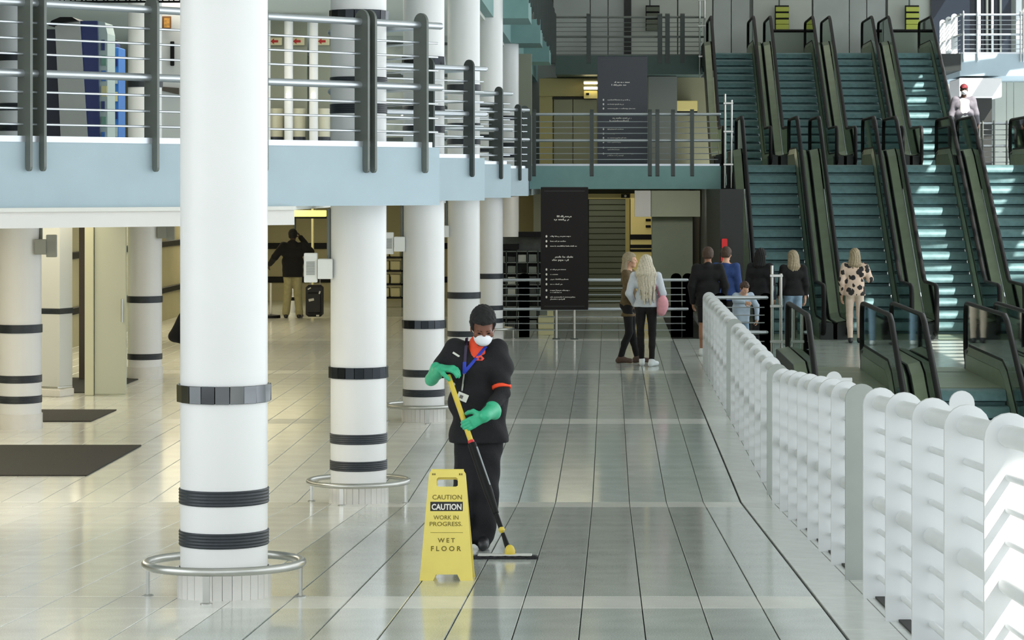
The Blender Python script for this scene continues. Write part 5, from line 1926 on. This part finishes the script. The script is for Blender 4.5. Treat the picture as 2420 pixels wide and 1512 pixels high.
for q_ in ('toL', 'toR'):
    pose[q_] = (pose[q_][0], pose[q_][1], ramp_z(D0 + pose[q_][1]) - ramp_z(D0) + .03)
cl, J, T = person('person in a dark tunic, white mask and green gloves mopping beside the yellow sign', tuple(CB), 1.68, 0,
                  dict(skin=SKIN_D, top=CL_NAVY, top_label='dark tunic with short sleeves', sleeve='short', hem=.425, vneck=True, inner=ORANGE, inner_label='bright orange undershirt', bottom=CL_NAVY, shoes=SHOE_K, hair='short', hair_m=HAIR_K, curl_amp=.005, hair_up=.013,
                       mask=MASKW, gloves=True, brows=True, head_R=Rh, head_s=.98, res=.008, body_res=.006, tk=1.17, bk=1.04, knee=.078, cuff=.072, fold=.009, bfold=.009, soleL=-.03, soleR=-.03, zmin=-.0), abs_pose=pose)
# trims
A = np.array
for q_ in 'LR':
    sh, el = J['sh' + q_], J['el' + q_]
    c0, c1 = sh * .18 + el * .82, sh * .09 + el * .91
    f_ = Field(.006, .005)
    f_.cap(c0, c1, .0645, .0645)
    dv = unit(el - sh)
    f_.cut(lambda X, Y, Z, a=c0, d_=dv: -((X - a[0]) * d_[0] + (Y - a[1]) * d_[1] + (Z - a[2]) * d_[2]))
    f_.cut(lambda X, Y, Z, a=c1, d_=dv: ((X - a[0]) * d_[0] + (Y - a[1]) * d_[1] + (Z - a[2]) * d_[2]))
    f_.build('sleeve_trim', ORANGE, [c_ for c_ in cl.children if c_.name.split('.')[0] == 'shirt'][0], 'bright orange sleeve trim')
# gloves: one field each
gl = Field(.0045, .012)
wl = J['wrL']
cuff = A(cj(1019, 897, -.03))
wl2 = A(cj(1040, 874, -.17))
gl.cap(cuff, wl2, .043, .040, k=.02)
gl.cap(A(cj(1022, 893, -.05)), A(cj(1030, 868, -.10)), .036, k=.02)
mt = A(MTOP) - A(CB)
gl_w = A(cj(1040, 871, -.18))
hand(gl, gl_w, v3(.75, -.35, .02), v3(.1, .25, -1), -1, (.45, .55, .4), R=1.28, k=.008, thumb=.7, scale=1.0)
gl.build('glove', GLOVE, cl, 'green rubber glove over the handle top', noise=folds(.0012, 110))
gr = Field(.0045, .012)
wr = J['wrR'] + v3(0, -.085, 0)
gc = A(cj(1165, 968, -.24))
gr.cap(gc, wr, .052, .042, k=.02)
gr.cap(A(cj(1160, 964, -.25)), A(cj(1168, 976, -.24)), .044, k=.02)
hand(gr, wr, v3(-.86, -.03, -.46), v3(-.10, .97, -.1), -1, (.12, .30, .45), R=1.30, k=.008, thumb=.5, scale=1.02)
gr.build('glove', GLOVE, cl, 'green rubber glove gripping the handle', noise=folds(.0012, 110))


f_ = Field(.007, .01)
f_.cap(J['elR'] * .85 + J['shR'] * .15, J['elR'], .052, .050, k=.02).cap(J['elR'], J['wrR'], .050, .040, k=.02)
f_.build('forearm_shade', CL_NAVY, cl, noise=folds(.003, 60))  # dark cover added on the bare forearm, stands in for its shade
# lanyard, badge, name tag, flower pin: laid on the tunic by casting rays onto it
def on_front(px, py, off=.006):
    """point on the front of the tunic seen at a pixel of the photograph"""
    o = Vector((0, 0, CAMZ)) - CB
    d = (P(px, py, D0) - Vector((0, 0, CAMZ))).normalized()
    best = None
    for ch in cl.children:
        if ch.name.split('.')[0] in ('shirt', 'inner_shirt'):
            hit, co, nr, _ = ch.ray_cast(o, d)
            if hit and (best is None or (co - o).length < best):
                best = (co - o).length
    return o + d * ((best if best else (P(px, py, D0 - .1) - CB - o).length) - off)


bpy.context.view_layer.update()
LAN_B = mat('blue_lanyard', (.14, .24, .72), .6)
LAN_D = mat('dark_lanyard', (.24, .20, .30), .6)


def ribbon(pts, w, m, nm, par):
    mb = MB()
    mb.path(pts, .002, 6, rx=w, up=(1, 0, .3))
    return mb.build(nm, m, par, True)


cl['origin'] = (0., 0., 0.)
seg = lambda a, b, n: [(a[0] + (b[0] - a[0]) * i / n, a[1] + (b[1] - a[1]) * i / n) for i in range(n + 1)]
ribbon([on_front(*p_) for p_ in seg((1103, 798), (1097, 876), 8)], .010, LAN_D, 'lanyard', cl)
ribbon([on_front(*p_, .008) for p_ in seg((1149, 818), (1099, 878), 8)], .011, LAN_B, 'lanyard', cl)
ribbon([on_front(*p_, .010) for p_ in seg((1098, 855), (1097, 884), 4)], .012, LAN_B, 'lanyard', cl)
MB().path([on_front(*p_, .010) for p_ in seg((1097, 882), (1092, 924), 5)], .006, 8).build('metal_clip', M_STEEL, cl, True)
pc = on_front(1093, 938, .012)
m = MB()
Rb = Matrix.Rotation(math.radians(22), 3, 'Y')
m.rbox(pc, (.072, .004, .052), Rb)
m.build('id_badge', mat('badge_white', (.88, .88, .84), .4), cl)
m = MB()
m.rbox(pc + Vector((-.008, -.004, .002)), (.022, .002, .022), Rb)
m.build('badge_photo', mat('badge_grey', (.42, .40, .38), .5), cl)
m = MB()
m.rbox(on_front(1078, 837.5, .006), (.052, .005, .013), Matrix.Rotation(math.radians(33), 3, 'Y'), .001)
m.build('name_tag', mat('badge_white'), cl)
pf = on_front(1134, 847, .006)
m = MB().prism([(.026 * math.cos(a) * (1 + .12 * math.cos(5 * a)), .021 * math.sin(a) * (1 + .12 * math.cos(5 * a))) for a in [2 * math.pi * i / 30 for i in range(30)]], pf, (1, 0, 0), (0, 0, 1), (0, 1, 0), .004)
m.build('flower_pin', mat('red_felt', (.92, .32, .28), .7), cl)
m = MB().prism([(.009 * math.cos(a), .008 * math.sin(a)) for a in [2 * math.pi * i / 14 for i in range(14)]], pf + Vector((.002, -.003, 0)), (1, 0, 0), (0, 0, 1), (0, 1, 0), .004)
m.build('pin_centre', mat('dark_red', (.35, .05, .05), .6), cl)
# mask straps
for q_ in (-1, 1):
    MB().path([T(q_ * .058, -.055, -.022), T(q_ * .074, -.02, -.012), T(q_ * .080, .012, .004)], .0022, 6).build('mask_strap', M_WHITEP, cl, True)

# ------------------------------------------------------------------ the others
PI = math.pi


def at(px, d, z=0.):
    return (PXX(px, d), d, z)


w1, J, T = person('blonde woman with very long hair, pale grey sweater and pink bag', at(1527, 40.2), 1.68, PI * .94,
                  dict(skin=SKIN_L, top=CL_GREYW, hem=.53, female=True, bottom=CL_BLACK, tight=True, knee=.056, cuff=.04, shoes=SHOE_W, hair='long', hair_m=HAIR_B, hair_len=.60, hair_back=v3(-.02, .19, 0), hair_w=1.5, fold=.004, res=.011, tk=1.02),
                  pose=dict(elR=(.15, .03, .65), wrR=(.12, -.07, .55), elL=(-.15, .0, .65), wrL=(-.10, -.09, .58), anL=(-.06, .06, .05), toL=(-.09, -.04, .018), anR=(.045, -.04, .05), toR=(.06, -.14, .018)))
b = Field(.01, .03)
b.ell((-.255, .02, .93), (.085, .10, .15)).ell((-.235, .02, .84), (.07, .085, .08))
b.build('pink_bag', mat('pink_fabric', (.88, .62, .66), .75, var=.08, vscale=18), w1, 'soft pink shoulder bag', noise=folds(.005, 30))
MB().path([(-.22, .02, 1.03), (-.17, -.05, 1.25), (-.13, .0, 1.40), (-.15, .08, 1.25), (-.22, .06, 1.03)], .012, 8).build('bag_strap', mat('pink_strap', (.55, .30, .38), .7), w1, True)
person('woman in a brown long top and black trousers facing the long-haired blonde woman', at(1487, 40.9), 1.70, PI * .42,
       dict(skin=SKIN_L, top=CL_BROWN, hem=.42, female=True, bottom=CL_BLACK, tight=True, knee=.058, cuff=.045, shoes=SHOE_P, hair='long', hair_m=HAIR_DB, hair_len=.24, fold=.006, res=.011),
       pose=dict(elL=(-.13, -.02, .64), wrL=(-.09, -.10, .54), anR=(.05, -.06, .05), toR=(.06, -.16, .018), anL=(-.05, .07, .05), toL=(-.06, -.03, .018)))
person('person in a black top and shorts walking behind the end of the white balustrade', at(1673, 42.6), 1.74, PI * 1.0,
       dict(skin=mat('skin_tan', (.62, .43, .32), .5), top=CL_BLACK, hem=.46, bottom=CL_BLACK, shorts=True, shoes=SHOE_W, hair='short', hair_m=HAIR_BR, res=.012, tk=1.1, soleL=None),
       pose=dict(knL=(-.05, -.03, .29), anL=(-.06, .12, .12), toL=(-.07, .06, .05), elL=(-.16, .03, .64), elR=(.15, .02, .64)))
person('person in a blue shirt just right of the person in black shorts', at(1716, 44.6), 1.70, PI * .9,
       dict(skin=SKIN_L, top=CL_BLUE, hem=.47, bottom=CL_NAVY, shoes=SHOE_K, hair='short', hair_m=HAIR_BR, res=.012))
person('curly haired child in a pale blue shirt leaning over the short railing', at(1752, 41.3), 1.32, PI * .15,
       dict(skin=SKIN_L, top=CL_PALEB, hem=.46, bottom=CL_DENIM, shoes=SHOE_W, hair='short', hair_m=HAIR_BR, curl_amp=.008, res=.011, head_R=rot((1, 0, 0), math.radians(35)), tk=1.05),
       pose=dict(head=(-.03, -.13, .86), neck=(-.01, -.06, .80), chest=(0, -.02, .72), shL=(-.11, -.05, .77), shR=(.11, -.03, .77), elL=(-.17, -.16, .72), wrL=(-.10, -.24, .70), elR=(.15, -.10, .64), wrR=(.12, -.16, .50)))
person('person in dark navy clothes with dark curly hair standing behind the short railing', at(1798, 45.4), 1.66, PI * .85,
       dict(skin=SKIN_D, top=CL_NAVY, hem=.46, bottom=CL_NAVY, shoes=SHOE_K, hair='long', hair_m=HAIR_K, hair_len=.14, res=.012, tk=1.08))
person('blonde woman in short black jacket and light jeans by the first escalator', at(1874, 45.6), 1.62, PI * 1.05,
       dict(skin=SKIN_L, top=CL_BLACK, hem=.52, female=True, bottom=CL_DENIM, shoes=SHOE_W, hair='long', hair_m=HAIR_DB, hair_len=.36, res=.012, tk=1.12))
person('woman in a floral blouse and beige trousers stepping to the second escalator', at(2020, 46.2), 1.64, PI * .97,
       dict(skin=SKIN_L, top=floral(), hem=.50, female=True, bottom=CL_BEIGE, tight=True, knee=.062, cuff=.048, shoes=SHOE_K, hair='long', hair_m=HAIR_DB, hair_len=.24, res=.011, tk=1.08),
       pose=dict(elL=(-.16, -.02, .67), wrL=(-.10, -.12, .70), anL=(-.05, -.02, .05), anR=(.045, .03, .05), toL=(-.06, -.11, .018), toR=(.05, -.06, .018)))
wp, J, T = person('person in a dark red cap and white mask on the first landing, grey jacket open', at(2278, 57.6, 3.15), 1.78, 0,
                  dict(skin=SKIN_K, top=CL_GREYJ, hem=.47, bottom=CL_NAVY, shoes=SHOE_K, hair='cap', hair_m=mat('dark_red_cap', (.42, .12, .15), .7), mask=MASKW, res=.012, tk=1.12),
                  pose=dict(elL=(-.15, .0, .64), wrL=(-.16, -.06, .52), elR=(.15, .0, .64), wrR=(.16, -.06, .52)))
fs_ = Field(.012, .03)
fs_.cap(J['chest'] + v3(-.035, -.048, .06), J['belly'] + v3(-.035, -.05, -.14), .085).cap(J['chest'] + v3(.045, -.048, .04), J['belly'] + v3(.045, -.05, -.14), .085)
fs_.cut(lambda X, Y, Z: Y + .04 + 0 * X + 0 * Z)
fs_.build('white_shirt', CL_WHITE, wp, 'white shirt front under the open jacket')
person('person seen from behind in dark jacket and khaki trousers, hand at the ear', at(692, 55), 1.84, PI,
       dict(skin=SKIN_K, top=CL_BLACK, hem=.46, hood=True, bottom=CL_KHAKI, shoes=SHOE_K, hair='crop', hair_m=HAIR_K, res=.012, tk=1.22, bk=1.12, knee=.068, cuff=.064, no_eyes=True),
       pose=dict(elL=(-.20, -.02, .74), wrL=(-.085, -.05, .90), elR=(.20, .02, .68), wrR=(.27, -.10, .60), anL=(-.075, .01, .05), anR=(.075, .02, .05), toL=(-.09, -.08, .018), toR=(.09, -.07, .018)))
person('dark clothed person almost hidden behind the nearest column, one elbow showing', at(482, 29), 1.72, PI * .8,
       dict(skin=SKIN_K, top=CL_BLACK, hem=.44, bottom=CL_NAVY, shoes=SHOE_K, hair='crop', hair_m=HAIR_K, res=.012, tk=1.15),
       pose=dict(elR=(.20, .06, .62), wrR=(.12, -.08, .56)))
